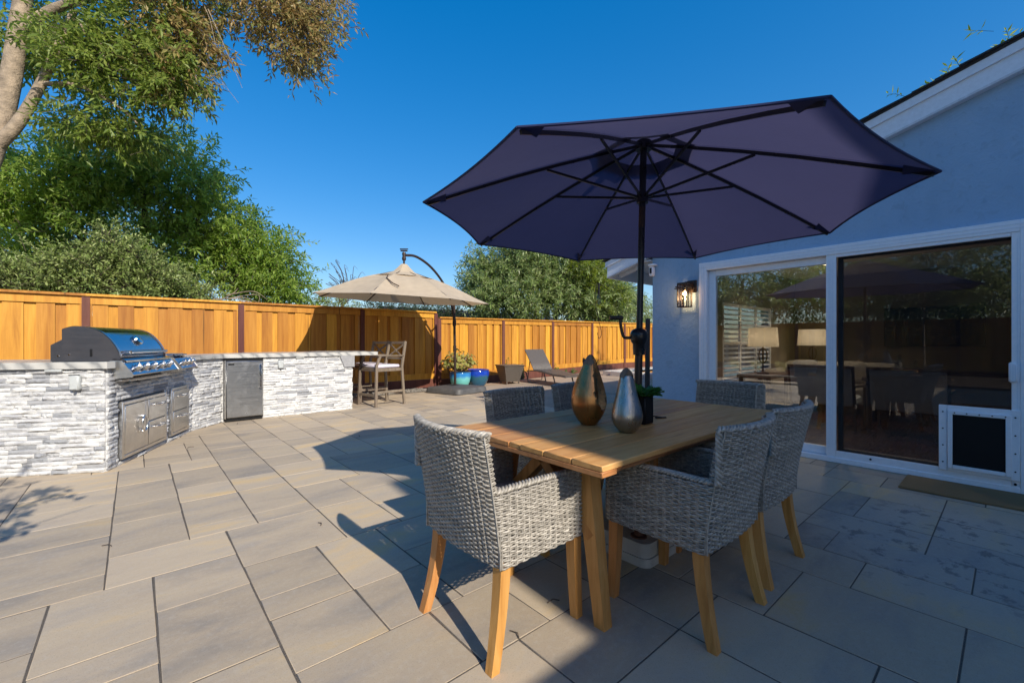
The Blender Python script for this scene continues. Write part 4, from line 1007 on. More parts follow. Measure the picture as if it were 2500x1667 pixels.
for k in range(8):
    pts = [rib_pt(k, s)-np.array([0, 0, 0.018]) for s in (0.03, 0.2, 0.4, 0.6, 0.8, 0.985)]; rb = MB()
    for a, b in zip(pts, pts[1:]): rb.beam(a, b, 0.009, 0.017)
    r_ = obj('rib', rb, M['black_metal'], nu)
    j = rib_pt(k, 0.46)-np.array([0, 0, 0.028]); d = j-RUN; st = RUN+d*0.05
    obj('strut', MB().beam(st, j, 0.009, 0.014), M['black_metal'], r_)
    u = (TIPS[k]-HUB)/np.linalg.norm(TIPS[k]-HUB); sd_ = np.cross(u, (0, 0, 1.)); sd_ /= np.linalg.norm(sd_); tp = TIPS[k]
    a = tp-u*0.13-sd_*0.045+np.array([0, 0, .006]); b = tp-u*0.13+sd_*0.045+np.array([0, 0, .006]); c_ = tp-u*0.13-np.array([0, 0, .032])
    obj('tip_pocket', MB().add([tuple(tp-u*.002), tuple(a), tuple(c_), tuple(b)], [(0, 1, 2), (0, 2, 3)]), M['navy'], r_, angle=10)
def seg(nm, z0, z1, r, mat, n=18):
    return obj(nm, MB().tube([pole_at(z0), pole_at(z1)], r, n), mat, nu)
seg('pole', 1.98, 2.37, 0.0195, M['black_metal']); seg('pole', 1.25, 1.86, 0.0185, M['black_metal']); seg('pole_collar', 1.858, 1.982, 0.0192, M['bronze']); seg('pole', 0.12, 1.13, 0.0225, M['bronze'])
seg('runner', 2.005, 2.065, 0.034, M['black_metal']); seg('top_hub', 2.325, 2.375, 0.045, M['black_metal'])
obj('finial', MB().lathe([(0.02, 0), (0.028, 0.02), (0.02, 0.05), (0.008, 0.07), (0.001, 0.075)], 14, tuple(HUB+np.array([0, 0, .085]))), M['black_metal'], nu)
c0 = pole_at(1.13)
cr = obj('crank_housing', MB().lathe([(0.028, -0.03), (0.034, -0.028), (0.036, 0.035), (0.046, 0.05), (0.052, 0.075), (0.05, 0.1), (0.04, 0.118), (0.02, 0.128)], 24, tuple(c0)), M['black_metal'], nu)
hp = c0+np.array([0, 0, .072])
obj('crank_handle', MB().tube(catmull([hp+np.array([-.035, .035, 0]), hp+np.array([-.062, .062, .005]), hp+np.array([-.075, .073, .06]), hp+np.array([-.078, .076, .118])], 5), 0.009, 10), M['black_metal'], cr)
obj('crank_knob', MB().tube([hp+np.array([-.068, .066, .118]), hp+np.array([-.125, .118, .118])], 0.0125, 12), M['black_metal'], cr)
ub = thing('umbrella_stand', 'cream concrete umbrella stand with rusty bolt under the table', 'umbrella stand', (2.208, 1.447, 0))
def rsq(h, r, n=6):
    out = []
    for (sx, sy, a0) in ((1, 1, 0), (-1, 1, 90), (-1, -1, 180), (1, -1, 270)):
        for k in range(n+1):
            a = R(a0+90*k/n); out.append((2.208+sx*(h-r)+r*math.cos(a), 1.447+sy*(h-r)+r*math.sin(a)))
    return out
obj('foot_slab', MB().prism(rsq(0.215, 0.05), 0.0, 0.045), M['umb_base'], ub, angle=20); obj('upper_slab', MB().prism(rsq(0.205, 0.05), 0.0455, 0.12), M['umb_base'], ub, angle=20)
obj('socket', MB().lathe([(0.04, 0.12), (0.036, 0.13), (0.034, 0.4), (0.03, 0.405)], 18, (2.208, 1.447, 0)), M['umb_base'], ub)
obj('locking_bolt', MB().tube([(2.075, 1.335, 0.121), (2.075, 1.335, 0.15)], 0.022, 14), M['corten'], ub)
obj('bolt_washer', MB().lathe([(0.045, 0.1202), (0.043, 0.126), (0.02, 0.127)], 18, (2.075, 1.335, 0)), M['corten'], ub)

# ------------------------------------------------------------------ things on the table
def drop_vase(name, label, cat, c, H, Wd, prof, mat, open_ang, open_w):
    """seed-shaped metal vessel with a pointed hood and an opening slit on one side"""
    t = thing(name, label, cat, (c[0], c[1], TZ))
    n, m = 56, 40; zs = np.linspace(0, 1, m); V = []; F = []
    pr = np.interp(zs, [p[0] for p in prof], [p[1] for p in prof])
    pr = np.convolve(np.pad(pr, 2, mode='edge'), np.ones(3)/3, 'same')[2:-2]; pr[0] = prof[0][1]
    for i, zf in enumerate(zs):
        lean = 0.06*Wd*zf**2
        for k in range(n):
            a = 2*math.pi*k/n; da = math.atan2(math.sin(a-open_ang), math.cos(a-open_ang)); w = open_w*math.sin(math.pi*min(1, max(0, (zf-0.22)/0.74)))**0.7 if zf > 0.22 else 0
            r = pr[i]*Wd/2
            if w > 0 and abs(da) < w: r *= 0.5+0.5*(abs(da)/w)**9
            V.append((r*math.cos(a)+lean*math.cos(open_ang), r*math.sin(a)+lean*math.sin(open_ang), zf*H))
    for i in range(m-1):
        for k in range(n): l = (k+1) % n; F.append((i*n+k, i*n+l, (i+1)*n+l, (i+1)*n+k))
    F.append(tuple(range(n-1, -1, -1))); F.append(tuple((m-1)*n+k for k in range(n)))
    obj('vessel', MB().add(V, F), mat, t, False, angle=70)
    tip = [(0.0, H*1.004)]
    cap = MB(); Vc = []; Fc = []
    for i, zf in enumerate(np.linspace(0.87, 1.012, 7)):
        r = (np.interp(min(zf, 1), zs, pr)*Wd/2+0.003)*(1 if zf < 1 else .4)
        for k in range(25):
            a = open_ang+math.pi*0.12+(2*math.pi-math.pi*.24)*k/24; sl_ = 0.035*math.cos(2*(a-open_ang)); z = zf*H+(sl_ if i == 0 else 0)
            Vc.append((r*math.cos(a)+0.06*Wd*zf**2*math.cos(open_ang), r*math.sin(a)+0.06*Wd*zf**2*math.sin(open_ang), z))
    for i in range(6):
        for k in range(24): Fc.append((i*25+k, i*25+k+1, (i+1)*25+k+1, (i+1)*25+k))
    obj('wood_tip', cap.add(Vc, Fc), M['grey_wood'], t, False, angle=60)
    return t
PROF = [(0, .40), (0.03, .52), (0.1, .72), (0.2, .9), (0.31, 1.0), (0.42, .98), (0.55, .86), (0.7, .66), (0.84, .44), (0.93, .28), (0.98, .17), (1, .08)]
drop_vase('vase', 'tall bronze brown seed shaped metal vase on the teak table', 'vase', (1.865, 1.51), 0.375, 0.192, PROF, M['copper'], R(-80), 0.72)
PROF2 = [(0, .45), (0.03, .6), (0.1, .84), (0.2, .99), (0.28, 1.0), (0.42, .88), (0.58, .7), (0.74, .55), (0.87, .43), (0.95, .3), (1, .1)]
drop_vase('vase', 'shorter pewter grey seed shaped metal vase on the teak table', 'vase', (1.85, 1.255), 0.315, 0.152, PROF2, M['silver'], R(60), 0.5)
pl = thing('planter', 'square black planter with ruffled green plant beside the umbrella pole', 'planter', (2.115, 1.335, TZ))
mb = MB().box((0, 0, 0.078), (0.086, 0.086, 0.155), 0.006); obj('pot', mb, M['black'], pl, False); obj('soil', MB().box((0, 0, 0.1545), (0.076, 0.076, 0.006)), M['soil'], pl, False)
V, F = [], []
for k in range(46):
    a = rnd.uniform(0, 6.28); r0 = rnd.uniform(0.005, .03); L = rnd.uniform(.05, .1); el = rnd.uniform(.1, 1.2); b = len(V); w = rnd.uniform(.018, .032); tw = rnd.uniform(-.5, .5)
    for i in range(5):
        t = i/4; rr = r0+L*t*math.cos(el*(1-.5*t)); z = 0.155+L*t*math.sin(el*(1.1-.6*t)); ww = w*math.sin(math.pi*(0.12+.8*t)); ru = .008*math.sin(t*11+k)
        for s in (-1, 0, 1): V.append((rr*math.cos(a)-s*ww*math.sin(a), rr*math.sin(a)+s*ww*math.cos(a), z+(ru if s else -.004)+s*ww*tw))
    for i in range(4):
        for s in (0, 1): q = b+i*3+s; F.append((q, q+1, q+4, q+3))
obj('foliage', MB().add(V, F), M['lettuce'], pl, False, angle=80)
tag(obj('table_clip', MB().beam((2.3, 1.365, TZ+.004), (2.36, 1.335, TZ+.004), 0.012, 0.006).beam((2.31, 1.39, TZ+.01), (2.345, 1.345, TZ+.004), 0.006, 0.006), M['black']), 'small black metal clip lying beside the planter', 'clip')

# ------------------------------------------------------------------ bar stools (local: faces +x)
def stool(loc, rz, label):
    t = thing('bar_stool', label, 'bar stool', loc, rz, 'bar stools at the end of the counter'); m = M['grey_wood']
    B = lambda nm, a, b, w, h, up=(0, 0, 1): obj(nm, MB().beam(a, b, w, h, 0.003, up), m, t, False)
    for s in (-1, 1):
        fl = MB().beam((0.3, s*.285, 0), (0.275, s*.27, 0.755), 0.04, 0.045, .003, (1, 0, 0)).beam((0.273, s*.27, 0.745), (0.205, s*.27, 0.915), 0.038, 0.042, .003, (1, 0, 0)); obj('leg', fl, m, t, False)
        rl = MB().beam((-0.31, s*.285, 0), (-0.265, s*.27, 0.72), 0.04, 0.045, .003, (1, 0, 0)).beam((-0.265, s*.27, 0.70), (-0.36, s*.255, 1.185), 0.038, 0.045, .003, (1, 0, 0)); obj('leg', rl, m, t, False)
        B('armrest', (0.265, s*.27, 0.925), (-0.3, s*.265, 0.915), 0.06, 0.022)
        B('side_stretcher', (0.29, s*.279, 0.26), (-0.295, s*.279, 0.26), 0.022, 0.042); B('seat_rail', (0.272, s*.27, 0.66), (-0.262, s*.27, 0.66), 0.025, 0.055)
    B('foot_rest', (0.293, -.265, 0.2), (0.293, .265, 0.2), 0.03, 0.045); B('rear_stretcher', (-0.295, -.265, 0.2), (-0.295, .265, 0.2), 0.022, 0.04)
    B('seat_rail', (0.27, -.25, 0.66), (0.27, .25, 0.66), 0.025, 0.055); B('seat_rail', (-0.262, -.25, 0.66), (-0.262, .25, 0.66), 0.025, 0.055)
    for k in range(6): B('seat_slat', (-0.23+k*.095, -.25, 0.683), (-0.23+k*.095, .25, 0.683), 0.075, 0.014)
    obj('cushion', MB().box((0.0, 0, 0.722), (0.5, 0.48, 0.062), 0.022), M['lilac'], t, False)
    xb = lambda z: -0.265-(z-.7)*.196
    B('top_rail', (xb(1.155), -.255, 1.155), (xb(1.155), .255, 1.155), 0.025, 0.05); B('lower_rail', (xb(.86), -.255, .86), (xb(.86), .255, .86), 0.022, 0.04)
    for s in (-1, 1): B('cross_bar', (xb(.88)+s*.004, -s*.235, .88), (xb(1.13)+s*.004, s*.235, 1.13), 0.016, 0.034)
    obj('centre_block', MB().box((xb(1.005), 0, 1.005), (0.03, 0.06, 0.06), 0.004), m, t, False)
stool((3.51, 7.79, 0), R(189), 'weathered wooden bar stool with pale cushion nearer the viewer')
stool((3.5, 8.5, 0), R(190), 'weathered wooden bar stool farther back beside the fence')

# ------------------------------------------------------------------ beige cantilever umbrella
bu = thing('cantilever_umbrella', 'beige cantilever umbrella with bronze curved arm over the bar', 'umbrella', (5.7, 8.5, 0))
BH = np.array([4.22, 8.27, 2.70]); BT = [np.array(p) for p in [[2.41, 8.27, 2.06], [2.91, 9.55, 2.13], [4.18, 10.1, 2.14], [5.46, 9.6, 2.09], [6.01, 8.34, 2.02], [5.51, 7.06, 1.95], [4.24, 6.51, 1.94], [2.96, 7.01, 1.99]]]
def brib(k, s): return BH+(BT[k % 8]-BH)*s+np.array([0, 0, -0.02*math.sin(math.pi*s)+0.06*math.sin(math.pi*s)**2])
V, F = canopy(brib, 8, 0.30, 1.0, 12, 10, 0.03, 0.03); obj('canopy', MB().add(V, F), M['beige'], bu, angle=26)
def bcap(k, s):
    p = BH+(BT[k % 8]-BH)*s; return p+np.array([0, 0, 0.028+0.12*max(0, 0.12-s)/.12-0.03*math.sin(math.pi*s/.36)])
V, F = canopy(bcap, 8, 0.035, 0.36, 7, 8, 0.06, -0.006); obj('vent_cap', MB().add(V, F), M['beige'], bu, angle=40)
for k in range(8):
    rb = MB()
    pts = [brib(k, s)-np.array([0, 0, 0.02]) for s in (0.05, 0.35, 0.7, 0.985)]
    for a, b in zip(pts, pts[1:]): rb.beam(a, b, 0.014, 0.024)
    obj('rib', rb, M['bronze'], bu)
def bpan(k, s, t): a, c = brib(k, s), brib(k+1, s); return a+(c-a)*t+np.array([0, -.02, .012])
obj('tie_strap', MB().tube([bpan(7, .47, .1), bpan(7, .56, .02), bpan(6, .7, .82), bpan(6, .77, .69)], 0.012, 6), M['dark_timber'], bu)
obj('centre_post', MB().tube([BH+np.array([0, 0, -.45]), BH+np.array([0, 0, .3])], 0.02, 14), M['bronze'], bu)
hx = BH+np.array([0, 0, .16])
obj('hub_knuckle', MB().lathe([(0.035, 0), (0.045, .04), (0.03, .09), (0.042, .13), (0.03, .17)], 14, tuple(hx)), M['bronze'], bu)
obj('top_handle', MB().box(tuple(hx+np.array([0, 0, .2])), (0.14, 0.07, 0.02), 0.005, Matrix.Rotation(R(-40), 3, 'Z')).box(tuple(hx+np.array([0, 0, .235])), (0.17, 0.05, 0.016), 0.005, Matrix.Rotation(R(-40), 3, 'Z')), M['bronze'], bu)
PB, PT = np.array([5.92, 8.93, 0.12]), np.array([5.87, 8.9, 2.25])
pole_d = PT-PB
def bp(z): return PB+pole_d*((z-PB[2])/pole_d[2])
obj('pole', MB().tube([PB, PT], 0.032, 16), M['bronze'], bu)
A0 = hx+np.array([0, 0, .11]); dv = (bp(1.65)-A0); 
arm = catmull([A0, A0+np.array([.35, .125, .03]), A0+np.array([.8, .3, -.11]), A0+np.array([1.2, .44, -.4]), A0+np.array([1.47, .545, -.75]), A0+np.array([1.6, .6, -1.12]), bp(1.62)], 7)
obj('curved_arm', MB().tube(arm, 0.027, 12), M['bronze'], bu)
obj('arm_joint', MB().tube([arm[24]-np.array([.02, 0, .05]), arm[24]+np.array([.02, 0, .05])], 0.045, 12), M['bronze'], bu)
obj('link_bar', MB().tube([PT-np.array([0, 0, .04]), arm[29]], 0.02, 10), M['bronze'], bu)
obj('slider', MB().tube([bp(1.56), bp(1.7)], 0.045, 14), M['bronze'], bu)
obj('crank', MB().tube([bp(1.0), bp(1.0)+np.array([.03, -.075, 0]), bp(1.0)+np.array([.05, -.12, -.04])], 0.012, 8), M['black'], bu)
obj('crank_housing', MB().tube([bp(0.93), bp(1.08)], 0.042, 14), M['bronze'], bu)
cb = thing('weighted_stand', 'wide grey plastic weighted stand under the beige umbrella', 'umbrella stand', (5.68, 8.5, 0), R(14))
def rsq0(h, r, n=6):
    out = []
    for (sx, sy, a0) in ((1, 1, 0), (-1, 1, 90), (-1, -1, 180), (1, -1, 270)):
        for k in range(n+1): a = R(a0+90*k/n); out.append((sx*(h-r)+r*math.cos(a), sy*(h-r)+r*math.sin(a)))
    return out
def loft(levels):
    V, F = [], []; n = None
    for (h, r, z) in levels:
        p = rsq0(h, r); n = len(p); V += [(x, y, z) for (x, y) in p]
    for i in range(len(levels)-1):
        for k in range(n): l = (k+1) % n; F.append((i*n+k, i*n+l, (i+1)*n+l, (i+1)*n+k))
    F += [tuple(range(n-1, -1, -1)), tuple((len(levels)-1)*n+k for k in range(n))]; return MB().add(V, F)
obj('shell', loft([(0.52, .12, 0.0), (0.53, .12, 0.02), (0.52, .12, 0.1), (0.505, .11, 0.125), (0.47, .1, 0.132)]), M['grey_plastic'], cb, False, angle=30)
obj('recess', MB().box((0.18, 0.28, 0.134), (0.3, 0.16, 0.006), 0.002), M['black'], cb, False)
for (x, y) in ((.4, -.4), (-.4, .4), (.4, .4)): obj('filler_cap', MB().lathe([(0.03, .132), (0.03, .138), (0.001, .139)], 14, (x, y, 0)), M['grey_plastic'], cb, False)

# ------------------------------------------------------------------ glazed pots
def pot(name, label, c, r, h, mat):
    t = thing(name, label, 'pot', (c[0], c[1], 0))
    obj('body', MB().lathe([(r*.62, 0), (r*.72, h*.08), (r*.9, h*.35), (r, h*.7), (r*1.0, h*.88), (r*.97, h*.94), (r*1.03, h), (r*.97, h*1.01), (r*.9, h*.97), (r*.88, h*.8)], 40, c, cap=False), mat, t)
    obj('soil', MB().lathe([(r*.885, h*.82), (0.001, h*.85)], 30, c), M['soil'], t); return t
P1, P2 = (6.36, 9.36, 0), (6.98, 9.45, 0)
p1 = pot('flower_pot', 'aqua blue glazed pot holding a succulent bush', P1, 0.275, 0.4, M['pot_aqua'])
pot('flower_pot', 'empty dark cobalt glazed pot beside the fence', P2, 0.315, 0.425, M['pot_cobalt'])
sk = thing('succulent_bush', 'bushy succulent with yellow green rosettes in the aqua pot', 'plant', (P1[0], P1[1], 0.34))
V, F = [], []; stem = MB()
for k in range(210):
    a = rnd.uniform(0, 6.28); rr = 0.5*math.sqrt(rnd.random()); z = 0.58+rnd.uniform(-.12, .4)*(1-(rr/.56)**2)+rnd.uniform(-.03, .03)
    c = np.array([P1[0]+rr*math.cos(a)-0.02, P1[1]+rr*math.sin(a)*.85, z]); ax = np.array([rr*math.cos(a)*1.5, rr*math.sin(a)*1.5-.15, .5]); ax /= np.linalg.norm(ax)
    if k % 3 == 0: stem.tube([(P1[0]+.1*math.cos(a), P1[1]+.1*math.sin(a), .33), tuple((c+np.array([P1[0], P1[1], .4]))/2+np.array([0, 0, .03])), tuple(c)], 0.008, 5)
    e1 = np.cross(ax, (0, 0, 1.) if abs(ax[2]) < .95 else (1., 0, 0)); e1 /= np.linalg.norm(e1); e2 = np.cross(ax, e1); S = rnd.uniform(.05, .085)
    for j in range(11):
        b = j*2.4; ro = S*(.45+.6*j/11); d = e1*math.cos(b)+e2*math.sin(b); up = 0.75-.06*j; tp = c+d*ro+ax*ro*up; md = c+d*ro*.55+ax*ro*up*.35; sdv = np.cross(ax, d)*S*.24; q = len(V)
        V += [tuple(c), tuple(md+sdv), tuple(tp), tuple(md-sdv)]; F.append((q, q+1, q+2, q+3))
obj('rosettes', MB().add(V, F), M['succulent'], sk, angle=80); obj('stems', stem, M['bark'], sk)

# ------------------------------------------------------------------ lounger and wicker side table
lg = thing('sun_lounger', 'brown wicker sun lounger with raised backrest by the fence', 'sun lounger', (8.62, 8.4, 0), R(-98))
DZ = deck_z(8.6)
bed = [(-0.55, .36), (-0.2, .38), (0.1, .37), (0.4, .335), (0.7, .305), (1.0, .30), (1.15, .285)]
prof = [(float(p[0]), float(p[1])) for p in catmull(bed, 4)]
def sheet(path, hw, th):
    V, F = [], []; n = len(path)
    for (x, z) in path: V += [(x, -hw, z+DZ), (x, hw, z+DZ), (x, hw, z-th+DZ), (x, -hw, z-th+DZ)]
    for i in range(n-1):
        for k in range(4): l = (k+1) % 4; F.append((4*i+k, 4*i+l, 4*i+4+l, 4*i+4+k))
    F += [(3, 2, 1, 0), tuple(4*(n-1)+k for k in range(4))]; return MB().add(V, F)
t = NT('lounger_weave'); wv = t.node('TexWave', wave_type='BANDS', bands_direction='DIAGONAL'); t.put(wv.inputs['Vector'], t.pos((1, 1, 1), True)); wv.inputs['Scale'].default_value = 38
t.bump(wv.outputs['Fac'], 0.6, 0.006); M['lounger'] = t.fin(t.ramp(wv.outputs['Fac'], [(0.2, (0.07, 0.058, 0.05)), (0.8, (0.125, 0.105, 0.09))]), 0.45, spec=0.4)
obj('bed', sheet([p for p in prof if p[0] > -0.22], 0.33, 0.035), M['lounger'], lg, False)
obj('backrest', sheet([(-0.22, .375), (-0.36, .56), (-0.52, .76), (-0.66, .93)], 0.325, 0.03), M['lounger'], lg, False)
obj('frame', MB().tube([(x, -.33, z-.03+DZ) for (x, z) in prof], 0.016, 8).tube([(x, .33, z-.03+DZ) for (x, z) in prof], 0.016, 8), M['wicker_brown'], lg, False)
for x in (-0.6, 0.62):
    for s in (-1, 1): obj('leg', MB().tube(catmull([(x-.1, s*.31, .31+DZ), (x+.0, s*.31, .25+DZ), (x+.1, s*.31, .0+DZ)], 5), 0.017, 8), M['wicker_brown'], lg, False)
    obj('foot_bar', MB().tube([(x+.1, -.31, .012+DZ), (x+.1, .31, .012+DZ)], 0.014, 8), M['wicker_brown'], lg, False)
obj('back_prop', MB().tube([(-0.5, -.25, .70+DZ), (-0.62, -.25, .05+DZ), (-0.62, .25, .05+DZ), (-0.5, .25, .70+DZ)], 0.012, 8), M['wicker_brown'], lg, False)
wt = thing('side_table', 'tapered brown wicker side table next to the lounger', 'side table', (7.93, 9.22, DZ*0), R(-14))
t = NT('table_weave'); wv = t.node('TexWave', wave_type='BANDS', bands_direction='X'); t.put(wv.inputs['Vector'], t.pos((1, 1, 1), True)); wv.inputs['Scale'].default_value = 24
w2 = t.node('TexWave', wave_type='BANDS', bands_direction='Z'); t.put(w2.inputs['Vector'], t.pos((1, 1, 1), True)); w2.inputs['Scale'].default_value = 30
t.bump(t.math('MULTIPLY', wv.outputs['Fac'], w2.outputs['Fac']), 0.8, 0.008); M['side_weave'] = t.fin(t.ramp(t.math('MULTIPLY', wv.outputs['Fac'], w2.outputs['Fac']), [(0.1, (0.075, 0.06, 0.048)), (0.7, (0.2, 0.17, 0.14))]), 0.45, spec=0.4)
V = [(-.2, -.2, .07), (.2, -.2, .07), (.2, .2, .07), (-.2, .2, .07), (-.3, -.3, .5), (.3, -.3, .5), (.3, .3, .5), (-.3, .3, .5)]
obj('body', MB().add(V, [(3,2,1,0), (4,5,6,7), (0,1,5,4), (1,2,6,5), (2,3,7,6), (3,0,4,7)]), M['side_weave'], wt, False)
obj('top', MB().box((0, 0, .515), (.63, .63, .028), .008), M['side_weave'], wt, False)
for sx in (-1, 1):
    for sy in (-1, 1): obj('leg', MB().box((sx*.185, sy*.185, .035), (.035, .035, .075), .003), M['wicker_brown'], wt, False)

# ------------------------------------------------------------------ by the house corner
lt = thing('leaning_timber', 'dark timber post leaning near the house corner', 'post', (7.25, 4.5, 0))
obj('post', MB().beam((7.22, 4.46, 0.0), (7.6, 4.68, 1.62), 0.09, 0.07, .004), M['dark_timber'], lt); obj('cross_piece', MB().beam((7.25, 4.62, .62), (7.62, 4.45, .64), 0.03, 0.03), M['dark_timber'], lt)
sg = thing('string_light', 'black string light wire with hanging bulb by the eave', 'string light', (5.3, 3.6, 2.0))
wire = catmull([(5.6, 3.6, 2.0), (5.15, 3.72, 1.89), (4.78, 3.7, 1.98)], 8); obj('wire', MB().tube(wire, 0.004, 6), M['black'], sg)
lv = catmull([(4.78, 3.7, 1.98), (4.72, 3.7, 1.9), (4.71, 3.7, 1.72), (4.76, 3.69, 1.5), (4.82, 3.68, 1.3), (4.77, 3.68, 1.22), (4.74, 3.69, 1.3)], 6); obj('loose_lead', MB().tube(lv, 0.004, 6), M['black'], sg)
obj('socket', MB().tube([(4.79, 3.7, 1.97), (4.79, 3.7, 1.82)], 0.014, 10), M['black'], sg); obj('bulb', MB().lathe([(0.012, 1.82), (0.03, 1.78), (0.034, 1.74), (0.022, 1.7), (0.001, 1.69)], 16, (4.79, 3.7, 0)), M['bottle'], sg)

# ------------------------------------------------------------------ inside the room
def armchair(loc, label):
    t = thing('armchair', label, 'armchair', loc, 0, 'lounge chairs inside the room')
    obj('back_panel', MB().beam((0.05, 0, 0.32), (-0.06, 0, 0.8), 0.68, 0.03, .004, (1, 0, 0)), M['grey_fabric'], t, False)
    fr = MB()
    for s in (-1, 1): fr.beam((0.06, s*.355, 0.0), (0.06, s*.355, 0.3), .03, .03).beam((0.06, s*.355, 0.3), (-0.065, s*.355, .82), .03, .03).beam((0.62, s*.355, 0), (0.62, s*.355, .55), .03, .03).beam((0.62, s*.355, .55), (-.01, s*.355, .57), .03, .03)
    fr.beam((-.065, -.37, .82), (-.065, .37, .82), .035, .035); obj('frame', fr, M['dark_timber'], t, False)
    obj('seat', MB().box((0.34, 0, .36), (.56, .66, .12), .03), M['grey_fabric'], t, False); return t
armchair((6.9, 1.67, 0.03), 'grey lounge chair inside the room behind the fixed pane')
armchair((6.9, 0.81, 0.03), 'grey lounge chair inside the room behind the insect screen')
def lamp(loc, label, r, z0, z1):
    t = thing('table_lamp', label, 'lamp', loc)
    obj('shade', MB().lathe([(r, z0), (r*.93, z1)], 28, (0, 0, 0), cap=False), M['linen'], t, False)
    obj('stem', MB().tube([(0, 0, .02), (0, 0, z0+.1)], .012, 8).tube([(.0, .06*math.cos(a), z0-.14+.12*math.sin(a)) for a in np.linspace(0, 6.28, 20)], .009, 6), M['bronze'], t, False)
    obj('base', MB().lathe([(.09, 0), (.09, .03), (.02, .04)], 20, (0, 0, 0)), M['bronze'], t, False)
    l_ = bpy.data.lights.new('lamp_light', 'POINT'); l_.energy = 1.6; l_.color = (1, 0.82, 0.6); l_.shadow_soft_size = 0.06
    o_ = bpy.data.objects.new('lamp_light', l_); COL.objects.link(o_); o_.parent = t; o_.location = (0, 0, (z0+z1)/2)
ct = thing('console_table', 'dark wood console table under the shuttered window', 'table', (7.75, 2.65, 0.03))
obj('top', MB().box((0, 0, .6), (.9, .5, .05), .005), M['dark_timber'], ct, False)
for sx in (-1, 1):
    for sy in (-1, 1): obj('leg', MB().box((sx*.4, sy*.2, .29), (.05, .05, .58)), M['dark_timber'], ct, False)
lamp((7.62, 2.62, .655), 'linen drum lamp on the console inside the room', .22, .44, .745)
ct2 = thing('console_table', 'dark wood side table by the far room wall', 'table', (9.6, 2.45, 0.03)); obj('top', MB().box((0, 0, .55), (.5, .5, .05), .005), M['dark_timber'], ct2, False); obj('leg', MB().box((0, 0, .27), (.35, .35, .54)), M['dark_timber'], ct2, False)
lamp((9.6, 2.45, .605), 'smaller linen drum lamp at the back of the room', .24, .5, .8)
so = thing('sofa', 'beige sofa inside the room', 'sofa', (8.75, 1.95, 0.03))
obj('seat', MB().box((0, 0, .3), (.85, 1.6, .3), .05), M['beige_fabric'], so, False); obj('backrest', MB().box((.38, 0, .55), (.22, 1.6, .5), .06), M['beige_fabric'], so, False)
for s in (-1, 1): obj('arm', MB().box((0, s*.85, .42), (.85, .16, .5), .05), M['beige_fabric'], so, False)
for (y, lb) in ((2.4, 'plain beige sofa cushion near the lamp'), (1.75, 'striped pale sofa cushion in the middle of the sofa')):
    o = tag(obj('cushion', MB().box((0, 0, 0), (.16, .42, .36), .07), M['linen']), lb, 'cushion'); o.location = (8.98, y, .68); o.rotation_euler = (0, R(-14), 0)
tv = thing('television', 'wide black television on the back wall of the room', 'television', (10.35, .9, 1.2)); obj('screen', MB().box((0, 0, .24), (.04, 1.25, .68), .008), M['tv'], tv, False); obj('bracket', MB().box((.03, 0, .24), (.04, .3, .3)), M['black'], tv, False)
cn = thing('media_console', 'dark media console under the television', 'console', (10.1, .9, 0.03)); obj('cabinet', MB().box((0, 0, .35), (.4, 1.9, .6), .006), M['dark_timber'], cn, False)
for s in (-1, 0, 1): obj('door', MB().box((-.205, s*.62, .35), (.012, .6, .52), .003), M['dark_timber'], cn, False)
for (x, y, h, lb) in ((8.0, 1.02, .32, 'taller glass decanter on the low table inside the room'), (8.02, .86, .26, 'shorter glass decanter on the low table inside the room')):
    o = tag(obj('decanter', MB().lathe([(.05, 0), (.055, .01), (.055, h*.55), (.02, h*.68), (.018, h*.9), (.03, h)], 18, (x, y, .68)), M['bottle']), lb, 'decanter')
lw = thing('low_table', 'dark low table with decanters inside the room', 'table', (8.05, .95, 0.03)); obj('top', MB().box((0, 0, .62), (.5, .9, .05), .005), M['dark_timber'], lw, False)
for s in (-1, 1): obj('leg', MB().box((0, s*.38, .3), (.4, .06, .6)), M['dark_timber'], lw, False)
for (x, y, lb) in ((6.35, 1.45, 'round downlight added in the room ceiling near the glass to brighten the room'), (8.6, 2.0, 'round lit downlight deeper in the room above the sofa'), (7.2, 0.3, 'round downlight added above the lounge chairs behind the screen to brighten the room')):  # the light above the sofa is known; the other two are added fill
    dl = thing('ceiling_fill_light', lb, 'light', (x, y, 2.45), 0, 'ceiling downlights in the room'); obj('diffuser', MB().lathe([(.07, 2.449), (.001, 2.448)], 20, (x, y, 0)), M['downlight'], dl); obj('bezel', MB().lathe([(.07, 2.452), (.09, 2.446), (.092, 2.454)], 20, (x, y, 0), cap=False), M['white'], dl)
    l_ = bpy.data.lights.new('downlight', 'SPOT'); l_.energy = 26; l_.color = (1, 0.86, 0.68); l_.spot_size = R(120); l_.spot_blend = 0.6; l_.shadow_soft_size = 0.06
    o_ = bpy.data.objects.new('downlight', l_); COL.objects.link(o_); o_.parent = dl; o_.location = (0, 0, -0.03)
